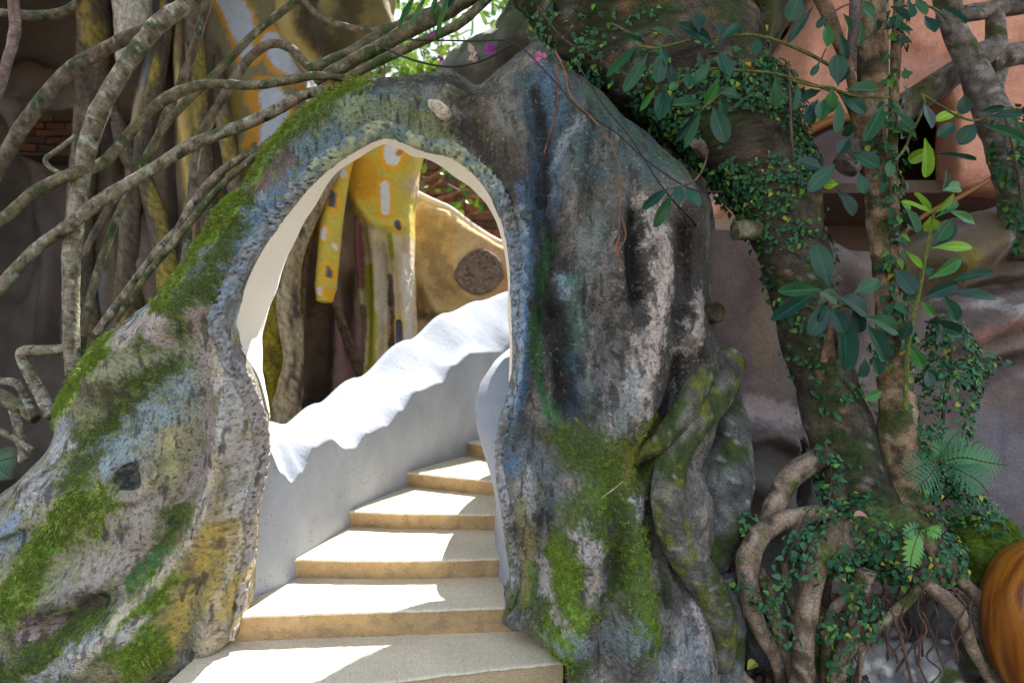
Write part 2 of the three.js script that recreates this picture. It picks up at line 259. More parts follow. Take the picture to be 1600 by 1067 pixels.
const archRel = new Relief({
  res: 0.0165, back: -0.5, k: 0.24, kh: 0.07, rough: 0.013, roughF: 6.5,
  bounds: [-2.9, 1.22, -0.12, 3.4],
  controls: [[370, 500, 0], [400, 700, 0], [395, 850, .02], [380, 960, .06], [600, 205, 0], [800, 450, 0], [790, 700, .02], [790, 850, .03], [500, 260, 0], [420, 350, 0], [720, 245, 0],
    [300, 500, .12], [200, 600, .14], [100, 700, .16], [40, 800, .3], [0, 1000, .55], [200, 850, .32], [300, 850, .2], [310, 1000, .26], [150, 1040, .5], [330, 350, .06], [450, 180, .02], [620, 130, .05], [750, 170, .04], [-60, 900, .4], [340, 700, .14],
    [850, 200, .1], [850, 400, .02], [850, 600, .1], [830, 800, .14], [960, 150, .22], [960, 400, .36], [960, 650, .38], [930, 850, .42], [900, 1030, .42], [1050, 300, .25], [1050, 500, .32], [1050, 800, .36], [1000, 1030, .5], [1120, 450, .08], [1110, 700, .16], [1110, 950, .34], [1130, 300, 0], [820, 980, .16]],
  outline: smoothClosed([[-120, 1250], [-120, 880], [-60, 800], [0, 745], [38, 700], [52, 640], [85, 585], [120, 530], [200, 470], [270, 390], [330, 300], [380, 240], [420, 190], [470, 140], [540, 106], [620, 94], [700, 90], [745, 110], [775, 85], [810, 55], [842, 38], [880, 62], [940, 118], [1010, 182], [1080, 242], [1128, 300], [1126, 380], [1132, 480], [1146, 560], [1142, 640], [1150, 760], [1140, 850], [1128, 900], [1136, 960], [1140, 1250], [500, 1300]], 4),
  hole: [...holePx, [800, 992], [842, 1018], [888, 1050], [900, 1300], [200, 1300], [235, 1095], [318, 1042]],
  hole2: [[300, 1040], [300, 930], [320, 830], [335, 740], [340, 672], [338, 630], [338, 580], [340, 540], [346, 505], ...holePx.slice(9), [800, 992], [842, 1018], [888, 1050], [900, 1300], [200, 1300], [235, 1095]],
  strokes: [
    { p: [[345, 510], [352, 600], [345, 700], [318, 810], [258, 905], [150, 1010], [60, 1080]], w: 40, h: .05 },
    { p: [[372, 560], [388, 680], [376, 800], [345, 950]], w: 20, h: -.035 },
    { p: [[310, 600], [305, 720], [270, 830], [200, 910]], w: 34, h: -.05 },
    { p: [[280, 820], [240, 930], [200, 1067]], w: 40, h: .03 }, { p: [[330, 850], [290, 960], [270, 1060]], w: 26, h: -.04 },
    { p: [[175, 935], [120, 965], [40, 1010]], w: 28, h: -.08 }, { p: [[230, 900], [150, 905], [60, 960]], w: 40, h: .06 },
    { p: [[58, 735], [62, 745]], w: 45, h: .07 }, { p: [[18, 825], [22, 835]], w: 42, h: .07 }, { p: [[100, 800], [50, 880], [0, 930]], w: 34, h: .05 },
    { p: [[120, 620], [190, 560], [260, 500], [320, 400]], w: 55, h: .06 }, { p: [[160, 700], [230, 620], [300, 520]], w: 35, h: -.04 },
    { p: [[205, 713], [233, 728], [238, 752], [220, 774], [190, 774], [174, 752], [180, 725], [205, 713]], w: 16, h: .045 }, { p: [[204, 744], [208, 746]], w: 34, h: -.05 },
    { p: [[480, 200], [560, 165], [640, 150], [720, 170]], w: 50, h: .05 }, { p: [[745, 105], [770, 180], [800, 260], [826, 320]], w: 36, h: .08 },
    { p: [[750, 108], [735, 140], [728, 175]], w: 22, h: -.05 },
    { p: [[832, 130], [848, 220], [846, 320], [856, 420], [842, 560], [838, 640]], w: 26, h: -.13 },
    { p: [[780, 280], [822, 335], [818, 450], [817, 560], [802, 650], [795, 700]], w: 26, h: .06 },
    { p: [[822, 322], [834, 336], [822, 350], [812, 336], [822, 322]], w: 8, h: .02 },
    { p: [[870, 470], [882, 560], [900, 660]], w: 34, h: -.18 }, { p: [[858, 430], [892, 465], [908, 560], [925, 650]], w: 16, h: .05 },
    { p: [[1030, 310], [1032, 420], [1022, 500], [1000, 600], [985, 700]], w: 46, h: .08 }, { p: [[994, 320], [990, 400], [1000, 490]], w: 18, h: -.13 },
    { p: [[1066, 550], [1052, 620], [1010, 700], [1004, 760]], w: 20, h: -.12 }, { p: [[925, 300], [935, 420], [925, 520]], w: 36, h: -.09 }, { p: [[960, 480], [950, 600], [940, 680]], w: 30, h: -.10 }, { p: [[1060, 340], [1066, 430], [1060, 520]], w: 26, h: -.09 },
    { p: [[1090, 430], [1085, 500], [1075, 540]], w: 28, h: .06 }, { p: [[1100, 545], [1090, 600], [1040, 660]], w: 20, h: -.07 }, { p: [[1116, 485], [1120, 495]], w: 26, h: .08 },
    { p: [[950, 740], [965, 860], [955, 980], [950, 1080]], w: 26, h: -.09 }, { p: [[1015, 780], [1028, 880], [1040, 960], [1040, 1060]], w: 22, h: -.10 }, { p: [[905, 760], [915, 880], [900, 1000]], w: 36, h: .05 },
    { p: [[990, 800], [1000, 920], [1000, 1060]], w: 34, h: .05 }, { p: [[1080, 900], [1105, 980], [1112, 1067]], w: 34, h: .07 }, { p: [[855, 720], [860, 850], [845, 960]], w: 22, h: -.05 }, { p: [[830, 700], [832, 820], [830, 920]], w: 18, h: .03 },
    { p: [[905, 150], [900, 260], [890, 380]], w: 20, h: .05 }, { p: [[935, 140], [930, 240], [915, 330]], w: 18, h: -.04 },
    { p: [[1050, 700], [1030, 780], [1050, 870], [1100, 940]], w: 24, h: -.09 },
  ],
});
// the passage behind the rim widens upwards and to the left
const lineBackPx = [[411, 662], [408, 600], [408, 550], [410, 515], [432, 445], [456, 380], [490, 322], [527, 264], [560, 243], [598, 220], [648, 242], [668, 244]];
archRel.hole2 = [...[[300, 1040], [300, 930], [320, 830], [335, 740], [340, 690]].map(q => archRel.xy(...q)), ...lineBackPx.map((q, i) => { const v = at(q[0], q[1], -.5), f = archRel.xy(...holePx[5 + i]); return [Math.min(v.x, f[0]) - .055 * sstep(668, 560, q[0]), Math.max(v.y, f[1]) + .05 * sstep(700, 450, q[1])]; }), ...holePx.slice(17).map(q => archRel.xy(...q)), ...[[800, 992], [842, 1018], [888, 1050], [900, 1300], [200, 1300], [235, 1095]].map(q => archRel.xy(...q))];
const archGeo = archRel.build();
console.log('arch', archGeo.attributes.position.count);
const [AX0, AX1, AY0, AY1] = archRel.b, AW = AX1 - AX0, AH = AY1 - AY0;
planarUV(archGeo, AX0, AY0, AW, AH);
{ // where the surface turns back into the opening or over the ridge, let the print follow it
  const p = archGeo.attributes.position, u = archGeo.attributes.uv, e = .004;
  for (let i = 0; i < p.count; i++) {
    const x = p.getX(i), y = p.getY(i), dz = clamp(archRel.front(x, y) - p.getZ(i), 0, .55); if (dz < .01) continue;
    const dh = segDist(x, y, archRel.hole, true), d2 = -segDist(x, y, archRel.outline, true), poly = dh < d2 ? archRel.hole : archRel.outline, sg = dh < d2 ? -1 : 1;
    let gx = segDist(x + e, y, poly, true) - segDist(x - e, y, poly, true), gy = segDist(x, y + e, poly, true) - segDist(x, y - e, poly, true); const l = Math.hypot(gx, gy) || 1;
    u.setXY(i, (x + sg * gx / l * dz - AX0) / AW, (y + sg * gy / l * dz - AY0) / AH);
  }
}
const archPaint = prepPaint(archRel, [
  // left limb, from the crown of the arch downwards
  { c: C.dgrey, p: [[300, 470], [420, 260], [560, 140]], w: 70, a: .6 },
  { c: [.40, .35, .21], p: [[310, 560], [260, 690], [300, 840], [200, 930], [330, 960]], w: 90, a: .75, f: 7, n: .8 }, { c: [.31, .31, .13], p: [[210, 560], [130, 690], [60, 900], [150, 1000]], w: 95, a: .7, f: 7, n: .9 }, { c: [.42, .40, .16], p: [[250, 760], [235, 800], [190, 820]], w: 26, a: .7, f: 18, n: 1 }, { c: [.44, .42, .18], p: [[262, 690], [268, 740], [252, 790]], w: 14, a: .8, f: 16, n: 1 },
  { c: C.lblue, p: [[600, 175], [500, 225], [420, 310], [368, 400], [345, 470]], w: 52, n: .7, f: 14 }, { c: C.blue, p: [[560, 205], [470, 260], [400, 350], [365, 430]], w: 34, n: .9, f: 22, a: .75 },
  { c: C.teal, p: [[640, 170], [560, 160], [480, 210]], w: 44, n: .9, f: 16, a: .8 }, { c: [.24, .29, .15], p: [[690, 215], [620, 185], [560, 190]], w: 34, n: 1, f: 26, a: .8 }, { c: [.26, .32, .16], p: [[560, 160], [540, 180]], w: 30, n: .9, f: 20, a: .7 },
  { c: C.black, p: [[560, 118], [640, 115], [720, 118], [745, 150]], w: 36, n: .6, a: .85 }, { c: C.brown, p: [[740, 160], [760, 230], [800, 290]], w: 42, n: .7, a: .85 }, { c: C.black, p: [[720, 200], [770, 250], [800, 300]], w: 26, n: .9, f: 20, a: .8 },
  { c: C.moss, p: [[545, 125], [505, 150], [480, 175]], w: 32, n: .8, f: 14, moss: 1 }, { c: C.mossd, p: [[500, 175], [440, 200], [400, 250], [370, 300]], w: 36, n: .7, f: 12, moss: .6 }, { c: C.moss, p: [[440, 180], [400, 225], [378, 265]], w: 20, n: .8, f: 18, moss: 1 }, { c: [.16, .10, .07], p: [[450, 240], [420, 275], [390, 290]], w: 26, n: .9, f: 18, a: .8 },
  { c: C.mossd, p: [[355, 320], [335, 420], [300, 480], [240, 520]], w: 44, n: .6, f: 10, moss: .5 }, { c: C.moss, p: [[345, 320], [300, 365], [265, 430], [248, 490]], w: 30, n: .8, f: 14, moss: 1 },
  { c: [.34, .42, .46], p: [[275, 395], [230, 440], [180, 480]], w: 14, n: .8, f: 20, a: .8 },
  { c: C.pink, p: [[190, 520], [235, 495], [255, 520]], w: 34, n: .7, f: 14 }, { c: [.36, .27, .22], p: [[310, 500], [330, 520], [320, 545]], w: 30, n: .7, f: 12, a: .9 },
  { c: [.33, .36, .22], p: [[300, 550], [230, 585], [180, 590]], w: 42, n: .9, f: 14, a: .85 }, { c: C.mossd, p: [[270, 590], [200, 640], [150, 690], [120, 720]], w: 56, n: .7, f: 9, moss: .4 }, { c: C.brown, p: [[130, 610], [170, 620]], w: 30, n: .9, f: 16, a: .7 },
  { c: C.moss, p: [[160, 540], [110, 580], [75, 630], [60, 670]], w: 28, n: .9, f: 16, moss: 1 }, { c: [.38, .44, .09], p: [[160, 550], [100, 605], [62, 665]], w: 22, n: 1, f: 24, a: .9, moss: 1 },
  { c: [.27, .34, .34], p: [[290, 610], [240, 650], [200, 690], [180, 715]], w: 40, n: .8, f: 14, a: .95 }, { c: C.lilac, p: [[315, 540], [325, 620], [322, 700], [300, 770]], w: 24, n: .5, f: 8, sy: .3 },
  { c: C.lgrey, p: [[80, 690], [60, 740], [45, 770]], w: 38, n: .7, f: 14 }, { c: [.36, .38, .42], p: [[95, 665], [50, 690]], w: 20, n: .9, f: 22, a: .8 },
  { c: [.30, .25, .16], p: [[240, 780], [160, 800], [90, 840]], w: 60, n: .8, f: 10, a: .7 }, { c: C.mossy, p: [[170, 790], [110, 810], [80, 860], [30, 950]], w: 38, n: 1, f: 16, a: .9, moss: 1 }, { c: C.moss, p: [[120, 780], [70, 870], [10, 960]], w: 24, n: 1, f: 20, moss: 1 },
  { c: [.36, .31, .27], p: [[220, 800], [200, 860], [160, 900]], w: 48, n: .7, f: 14, a: .9 }, { c: C.lilac, p: [[220, 890], [180, 930], [150, 945]], w: 26, n: .6, f: 12, a: .8 },
  { c: [.25, .30, .36], p: [[18, 825], [24, 838]], w: 30, n: .8, f: 22 }, { c: C.mossd, p: [[280, 800], [255, 870], [220, 900]], w: 26, n: .6, f: 8, moss: .5 }, { c: [.06, .16, .05], p: [[255, 860], [225, 900]], w: 18, n: .7, f: 14, moss: .5 },
  { c: C.brown, p: [[150, 955], [80, 975], [20, 1000]], w: 34, n: .7, f: 10 }, { c: C.mossd, p: [[130, 1000], [60, 1040], [0, 1067]], w: 60, n: .8, f: 9, moss: .5 }, { c: C.lgrey, p: [[150, 1000], [110, 1030], [60, 1067]], w: 22, n: .9, f: 18, a: .9 }, { c: [.44, .34, .32], p: [[80, 970], [40, 1000]], w: 16, n: .9, f: 20, a: .9 },
  { c: C.olive, p: [[330, 820], [300, 900], [250, 1000], [200, 1067]], w: 56, n: .7, f: 9, a: .7 }, { c: C.ochre, p: [[335, 790], [318, 860], [296, 940], [270, 1010]], w: 13, n: 1.2, f: 16, a: .75, sy: .4 }, { c: C.ochre, p: [[352, 820], [338, 900], [322, 990]], w: 9, n: 1.2, f: 16, a: .7, sy: .4 }, { c: [.48, .42, .30], p: [[362, 830], [348, 920], [330, 1010]], w: 7, n: 1, f: 16, a: .8, sy: .4 }, { c: C.moss, p: [[262, 900], [240, 960], [225, 1040]], w: 22, n: .9, f: 14, moss: .9 }, { c: C.lgrey, p: [[245, 950], [232, 970]], w: 13, n: .7, f: 22 }, { c: [.30, .26, .21], p: [[330, 960], [300, 1030], [360, 1000]], w: 24, n: .8, f: 14, a: .8 },
  { c: [.36, .30, .22], p: [[345, 720], [325, 800], [280, 870]], w: 16, n: .6, f: 10, a: .9 }, { c: [.58, .50, .37], p: [[345, 520], [349, 620], [338, 730], [306, 830], [245, 915], [190, 970], [130, 1040]], w: 10, a: .8, n: 1.1, f: 14, sy: .4 }, { c: [.50, .47, .44], p: [[365, 600], [377, 690], [372, 790]], w: 21, n: .6, f: 9, sy: .35 }, { c: C.cream, p: [[388, 640], [396, 710], [384, 800], [362, 900]], w: 9, n: .6, f: 12, sy: .4, a: .8 }, { c: C.ochre, p: [[368, 900], [362, 950]], w: 13, n: .8, f: 16, a: .8 },
  // great trunk to the right of the arch
  { c: [.06, .055, .043], p: [[960, 330], [950, 480], [930, 600], [1080, 400], [1100, 560], [1040, 640]], w: 125, n: .4, a: .95 },
  { c: [.07, .125, .13], p: [[850, 130], [900, 200], [960, 170], [1040, 220], [1000, 270], [920, 290]], w: 74, n: .6, f: 10, a: .9 }, { c: C.blue, p: [[860, 120], [850, 220], [860, 330]], w: 36, n: .7, f: 12, a: .8 }, { c: [.30, .36, .38], p: [[905, 190], [865, 250], [860, 330]], w: 10, n: .9, f: 20, a: .9 }, { c: [.08, .15, .09], p: [[940, 120], [1020, 200], [1100, 280]], w: 34, n: .8, f: 12, a: .8 }, { c: [.16, .14, .10], p: [[900, 330], [960, 300], [1060, 330]], w: 48, n: .8, f: 12, a: .8 },
  { c: C.blue, p: [[826, 300], [828, 400], [818, 520], [812, 610], [796, 670], [800, 720]], w: 24, n: .5, f: 16 }, { c: C.lblue, p: [[815, 330], [812, 430], [810, 560], [800, 640]], w: 11, n: 1, f: 26, a: .9 }, { c: [.07, .15, .12], p: [[930, 330], [920, 430], [905, 520], [925, 640]], w: 26, n: .8, f: 10, a: .6, sy: .4 }, { c: [.05, .042, .034], p: [[1075, 330], [1080, 430], [1100, 560]], w: 30, n: .9, f: 12, sy: .4, a: .8 }, { c: C.green, p: [[858, 370], [846, 440], [838, 540], [850, 620], [890, 690]], w: 15, n: .6, f: 12, moss: 0 }, { c: [.08, .17, .12], p: [[880, 430], [895, 490], [896, 580]], w: 13, n: .6, f: 14 }, { c: C.lblue, p: [[872, 430], [884, 460]], w: 12, n: .7, f: 20, a: .8 }, { c: C.blue, p: [[898, 560], [902, 620], [885, 680]], w: 12, n: .7, f: 20, a: .9 },
  { c: C.black, p: [[866, 480], [876, 560], [892, 650]], w: 28, n: .5, a: .85 }, { c: C.black, p: [[836, 140], [852, 230], [846, 310]], w: 13, n: .6, a: .8 },
  { c: [.54, .46, .39], p: [[1012, 330], [1034, 400], [1026, 470], [1010, 540], [995, 620], [985, 690]], w: 29, n: 1.2, f: 22, sy: .6, a: .9 }, { c: [.50, .43, .37], p: [[1096, 470], [1085, 520], [1078, 545]], w: 24, n: 1, f: 20, a: .85 }, { c: [.30, .28, .26], p: [[905, 330], [930, 400], [945, 500], [940, 600]], w: 36, n: 1.4, f: 30, a: .5, sy: .5 }, { c: [.24, .27, .26], p: [[985, 600], [965, 680], [960, 760]], w: 26, n: .9, f: 16, a: .85 }, { c: [.30, .33, .30], p: [[1060, 610], [1050, 640]], w: 16, n: .9, f: 20, a: .8 },
  { c: C.black, p: [[985, 330], [985, 420], [1000, 500]], w: 16, n: .7, f: 14, sy: .4, a: .85 }, { c: C.black, p: [[1065, 360], [1060, 440], [1065, 520]], w: 22, n: 1, f: 14, sy: .4, a: .8 }, { c: C.black, p: [[1060, 560], [1045, 640], [1005, 720]], w: 12, n: .6, f: 14, a: .8 },
  { c: [.13, .16, .16], p: [[820, 700], [850, 760], [870, 830]], w: 60, n: .8, f: 10, a: .8 }, { c: C.mossd, p: [[900, 700], [950, 740], [920, 820], [880, 940], [890, 1040]], w: 62, n: .6, f: 8, moss: .45 }, { c: C.mossd, p: [[1000, 700], [980, 780], [990, 880], [1010, 1000]], w: 62, n: .6, f: 8, moss: .45 }, { c: [.20, .19, .03], p: [[1030, 680], [985, 710], [975, 750]], w: 28, n: .9, f: 14, a: .8, moss: .5 },
  { c: C.moss, p: [[880, 880], [890, 960], [875, 1030]], w: 28, n: .9, f: 12, moss: .8 }, { c: [.10, .19, .02], p: [[960, 720], [940, 780]], w: 30, n: .9, f: 14, a: .7, moss: .6 }, { c: [.10, .19, .03], p: [[835, 880], [820, 940]], w: 18, n: .9, f: 16, a: .9, moss: .7 }, { c: [.10, .18, .02], p: [[1000, 870], [1010, 980]], w: 26, n: 1, f: 16, a: .7, moss: .6 },
  { c: [.42, .38, .36], p: [[905, 830], [922, 870], [936, 915]], w: 20, n: 1, f: 18 }, { c: [.40, .37, .33], p: [[850, 880], [858, 930], [880, 960]], w: 15, n: 1, f: 20, a: .9 }, { c: [.36, .38, .37], p: [[820, 740], [825, 800]], w: 16, n: 1, f: 20, a: .8 }, { c: [.40, .36, .34], p: [[1024, 890], [1030, 930]], w: 10, n: .9, f: 20, a: .9 }, { c: [.42, .38, .37], p: [[1088, 950], [1100, 1000], [1060, 1040]], w: 18, n: 1, f: 18 }, { c: [.40, .40, .38], p: [[1000, 785], [1004, 800]], w: 15, n: .9, f: 20 }, { c: [.22, .26, .28], p: [[1070, 1010], [1100, 1060], [1040, 1067]], w: 40, n: .8, f: 10, a: .8 }, { c: [.22, .27, .29], p: [[985, 980], [1000, 1010], [860, 1000]], w: 20, n: 1, f: 14, a: .7 },
  { c: C.olive, p: [[812, 760], [822, 850], [818, 930]], w: 18, n: 1, f: 16, a: .8, sy: .4 }, { c: [.32, .30, .24], p: [[842, 760], [850, 840], [846, 920]], w: 9, n: .9, f: 16, a: .8, sy: .4 },
]);
const TW = 1400, TH = Math.round(TW * AH / AW), mossMask = new Float32Array(512 * 512);
const archTex = (() => {
  const a = new Uint8Array(TW * TH * 4), enc = v => { v = clamp(v); return 255 * (v <= 0.0031308 ? 12.92 * v : 1.055 * Math.pow(v, 1 / 2.4) - 0.055); };
  for (let j = 0; j < TH; j++) for (let i = 0; i < TW; i++) {
    const x = AX0 + (i + .5) / TW * AW, y = AY0 + (j + .5) / TH * AH;
    const n1 = fbm(x * 5, y * 3, 3, 4), n2 = fbm(x * 22, y * 15, 8, 4);
    let k = mix3(C.dgrey, C.grey, sstep(-.25, .25, n1 + .5 * n2)), moss = 0;
    const wx = x + .022 * fbm(x * 14, y * 14, 31, 3) + .016 * fbm(x * 55, y * 55, 37, 2), wy = y + .03 * fbm(x * 14, y * 14, 41, 3) + .02 * fbm(x * 55, y * 45, 47, 2);
    for (const s of archPaint) { const m = strokeMask(s, wx, wy); if (m > 0) { k = mix3(k, s.c, m); moss = moss * (1 - m) + (s.moss || 0) * m; } }
    // streaked black growth and pale lichen flecks
    const st = fbm(x * 26, y * 7, 21, 4); k = mix3(k, C.black, .75 * sstep(.12, .3, st + .25 * n2) * (1 - .7 * moss));
    const sp = noise(x * 75, y * 60, 4) + .5 * noise(x * 150, y * 140, 7); k = mix3(k, [.02, .02, .02], .7 * sstep(.34, .6, sp) * (1 - .6 * moss));
    const li = noise(x * 48, y * 40, 14) + .6 * noise(x * 110, y * 100, 17) + .5 * n1; k = mix3(k, [.40, .40, .36], .45 * sstep(.5, .68, li) * (1 - moss));
    const n4 = fbm(x * 34, y * 26, 51, 3), n5 = fbm(x * 40, y * 30, 61, 3), n6 = fbm(x * 12, y * 7, 71, 4); k = mix3(k, C.mossy, .4 * sstep(.14, .34, n4 + .9 * n6) * sstep(.1, -.3, x)); k = mix3(k, C.brown, .6 * sstep(.1, .32, n5 - .3 * n6)); k = mix3(k, [k[0] * .5 + .02, k[1] * .5 + .02, k[2] * .5 + .02], .8 * sstep(.05, .35, n6));
    const g = 1 + .7 * fbm(x * 80, y * 65, 2, 3) + .3 * n2;
    const o = (j * TW + i) * 4; a[o] = enc(k[0] * g); a[o + 1] = enc(k[1] * g); a[o + 2] = enc(k[2] * g); a[o + 3] = 255;
    if (moss > 0) { const q = Math.floor(j / TH * 512) * 512 + Math.floor(i / TW * 512); mossMask[q] = Math.max(mossMask[q], moss); }
  }
  const t = new THREE.DataTexture(a, TW, TH, THREE.RGBAFormat); t.colorSpace = THREE.SRGBColorSpace; t.magFilter = THREE.LinearFilter; t.minFilter = THREE.LinearMipmapLinearFilter; t.generateMipmaps = true; t.needsUpdate = true; return t;
})();
const surf = (px, py) => { const [x, y] = archRel.xy(px, py), p = archGeo.attributes.position; let z = -1; for (let i = 0; i < p.count; i++) if (Math.abs(p.getX(i) - x) < .02 && Math.abs(p.getY(i) - y) < .02) z = Math.max(z, p.getZ(i)); return z; };
const surfN = (px, py) => { const [x, y] = archRel.xy(px, py), p = archGeo.attributes.position, q = archGeo.attributes.normal, n = V3(); for (let i = 0; i < p.count; i++) if (q.getZ(i) > 0 && Math.hypot(p.getX(i) - x, p.getY(i) - y) < .09) n.add(V3(q.getX(i), q.getY(i), q.getZ(i))); return n.normalize(); };
const archway = thing('tree_archway', 'mossy blue and grey concrete archway shaped like a hollow tree around the stairs', 'archway');
mesh('shell', archGeo, std({ map: archTex, bumpMap: rep(grainTex, AW * 2.6, AH * 2.6), bumpScale: 0.012, roughness: 0.9 }), archway);

// pitted rim round the opening
function cell(x, y, z) { const X = Math.floor(x), Y = Math.floor(y), Z = Math.floor(z); let b = 9; for (let k = -1; k < 2; k++) for (let j = -1; j < 2; j++) for (let i = -1; i < 2; i++) { const h = PERM[PERM[PERM[(X + i) & 255] + ((Y + j) & 255)] + ((Z + k) & 255)], h2 = PERM[h + 7], h3 = PERM[h + 31]; const dx = X + i + h / 255 - x, dy = Y + j + h2 / 255 - y, dz = Z + k + h3 / 255 - z, d = dx * dx + dy * dy + dz * dz; if (d < b) b = d; } return Math.sqrt(b); }
function alongHole(list, n) { return smooth(list.map(q => [...archRel.xy(q[0], q[1]), 0]), n); }
{
  const path = alongHole(holePx, 1), crv = new THREE.CatmullRomCurve3(path.map(q => V3(q[0], q[1], 0)), false, 'centripetal');
  const N = 800, S = 44, P = [], Cc = [], U = [], I = [];
  for (let i = 0; i <= N; i++) {
    const t = i / N, c = crv.getPointAt(t), T = crv.getTangentAt(t), O = V3(-T.y, T.x, 0); // away from the opening
    const zf = archRel.front(c.x + O.x * .07, c.y + O.y * .07), wide = .029 * (0.75 + 0.6 * sstep(.05, .2, t) * (1 - sstep(.55, .75, t))) + .006 * noise(t * 60, 1, 1), end = Math.min(1, t * 20, (1 - t) * 20);
    for (let k = 0; k <= S; k++) {
      const a = k / S * Math.PI * 2, w = wide * end + .01;
      let p = V3(c.x, c.y, zf - .042).addScaledVector(O, w * .76 - w * Math.cos(a)).add(V3(0, 0, .042 * Math.sin(a) * (.4 + .6 * end)));
      const F1 = cell(p.x * 40 + 1.5 * noise(p.x * 30, p.y * 30, 3), p.y * 40, p.z * 40), n = fbm(p.x * 30, p.y * 30, p.z * 30, 2);
      const pit = -.024 * (1 - sstep(.22, .40, F1)) * sstep(-.12, .12, n + .1) + .009 * n;
      p.add(V3(O.x * -Math.cos(a), O.y * -Math.cos(a), Math.sin(a)).multiplyScalar(pit));
      P.push(p.x, p.y, p.z); U.push(t * 6, k / S * .3);
      const px = 800 + p.x / 3.3 * FL, py = 533.5 - (p.y - EYE) / 3.3 * FL;
      let col = mix3([.13, .125, .115], [.33, .325, .31], sstep(-.3, .3, n)); const m2 = fbm(p.x * 9, p.y * 9, 5, 3);
      const blue = sstep(560, 420, py) * sstep(520, 380, px) + sstep(700, 780, px) * sstep(760, 640, py) * sstep(250, 330, py); col = mix3(col, mix3([.09, .15, .2], [.2, .28, .33], sstep(-.2, .3, m2 + n)), .7 * clamp(blue) * sstep(-.3, .1, m2 + .6 * n));
      const ylw = sstep(330, 250, py); col = mix3(col, mix3(C.teal, [.36, .40, .22], sstep(-.25, .25, n + m2)), .8 * ylw * (1 - .5 * clamp(blue)));
      col = mix3(col, C.mossd, sstep(700, 780, px) * sstep(820, 880, py) * sstep(-.2, .2, m2)); col = mix3(col, [.33, .29, .26], .7 * sstep(560, 640, py) * sstep(600, 500, px)); col = mix3(col, C.ochre, .6 * sstep(850, 900, py) * sstep(600, 500, px) * sstep(0, .2, m2));
      const g = 1 + .5 * noise(p.x * 110, p.y * 110, p.z * 110); Cc.push(col[0] * g, col[1] * g, col[2] * g);
    }
  }
  for (let i = 0; i < N; i++) for (let k = 0; k < S; k++) { const a = i * (S + 1) + k, b = a + S + 1; I.push(a, a + 1, b, a + 1, b + 1, b); }
  const g = new THREE.BufferGeometry(); g.setAttribute('position', new THREE.Float32BufferAttribute(P, 3)); g.setAttribute('uv', new THREE.Float32BufferAttribute(U, 2)); g.setAttribute('color', new THREE.Float32BufferAttribute(Cc, 3)); g.setIndex(I); g.computeVertexNormals();
  mesh('rim', g, std({ vertexColors: true, roughness: .92 }), archway, 'rough pitted rim around the opening');
}
// pale plaster lining of the passage
{
  const sub = holePx.slice(5, 25), front = sub.map(q => archRel.xy(q[0], q[1])), backPx = lineBackPx;
  const back = front.map((q, i) => backPx[i] ? (v => [v.x, v.y])(at(backPx[i][0], backPx[i][1], -.5)) : [q[0] + .01, q[1] - .01]);
  const cf = new THREE.CatmullRomCurve3(front.map(q => V3(q[0], q[1], 0)), false, 'centripetal'), cb = new THREE.CatmullRomCurve3(back.map(q => V3(q[0], q[1], 0)), false, 'centripetal');
  const N = 160, ZN = 12, P = [], U = [], I = [];
  for (const side of [0, 1]) for (let i = 0; i <= N; i++) {
    const t = i / N, a = cf.getPoint(t), b = cb.getPoint(t), T = cf.getTangent(t), O = V3(-T.y, T.x, 0);
    for (let k = 0; k <= ZN; k++) {
      const v = k / ZN, z = -.05 - .45 * v, c = a.clone().lerp(b, v), off = (side ? .03 : -.006) + .014 * noise(c.x * 6, c.y * 6, v * 3) * v - .02 * Math.sin(v * Math.PI);
      P.push(c.x + O.x * off, c.y + O.y * off, z); U.push(t * 4, v * .5);
    }
  }
  const row = ZN + 1, blk = (N + 1) * row;
  for (let s = 0; s < 2; s++) for (let i = 0; i < N; i++) for (let k = 0; k < ZN; k++) { const a = s * blk + i * row + k, b = a + row; I.push(a, b, a + 1, b, b + 1, a + 1); }
  for (let i = 0; i < N; i++) for (const k of [0, ZN]) { const a = i * row + k, b = a + row; I.push(a, b, a + blk, b, b + blk, a + blk); }
  for (const i of [0, N]) for (let k = 0; k < ZN; k++) { const a = i * row + k; I.push(a, a + 1, a + blk, a + 1, a + blk + 1, a + blk); }
  const g = new THREE.BufferGeometry(); g.setAttribute('position', new THREE.Float32BufferAttribute(P, 3)); g.setAttribute('uv', new THREE.Float32BufferAttribute(U, 2)); g.setIndex(I); g.computeVertexNormals();
  mesh('passage_lining', g, std({ color: lin(.84, .79, .70), bumpMap: rep(grainTex, 1.2), bumpScale: .004 }), archway, 'cream plastered inner face of the arch');
}
// knots on the shell, and a sunlit hole modelled as a pale lump
function knotGeo(px, py, z, rpx, lift, tilt = [0, 0], nrm) {
  const prof = [[0, .25], [.3, .3], [.55, .22], [.75, .3], [.88, .42], [1, .3], [1.08, -.1], [1.0, -1]].map(q => V3(q[0], q[1], 0));
  const g = new THREE.LatheGeometry(new THREE.CatmullRomCurve3(prof, false, 'centripetal').getPoints(36).map(v => new THREE.Vector2(Math.max(0, v.x), v.y)), 72), p = g.attributes.position, r = mpx(rpx, z), c = at(px, py, z);
  for (let i = 0; i < p.count; i++) { const x = p.getX(i), y = p.getY(i), zz = p.getZ(i), n = 1 + .1 * noise(x * 2, zz * 2, px); p.setXYZ(i, x * r * n, y * lift + .12 * lift * noise(x * 6, y * 6, zz * 6), zz * r * n * .92); }
  if (nrm) g.applyQuaternion(new THREE.Quaternion().setFromUnitVectors(V3(0, 1, 0), nrm)); else { g.rotateX(Math.PI / 2 + tilt[0]); g.rotateY(tilt[1]); } g.translate(c.x, c.y, c.z); g.computeVertexNormals(); return g;
}
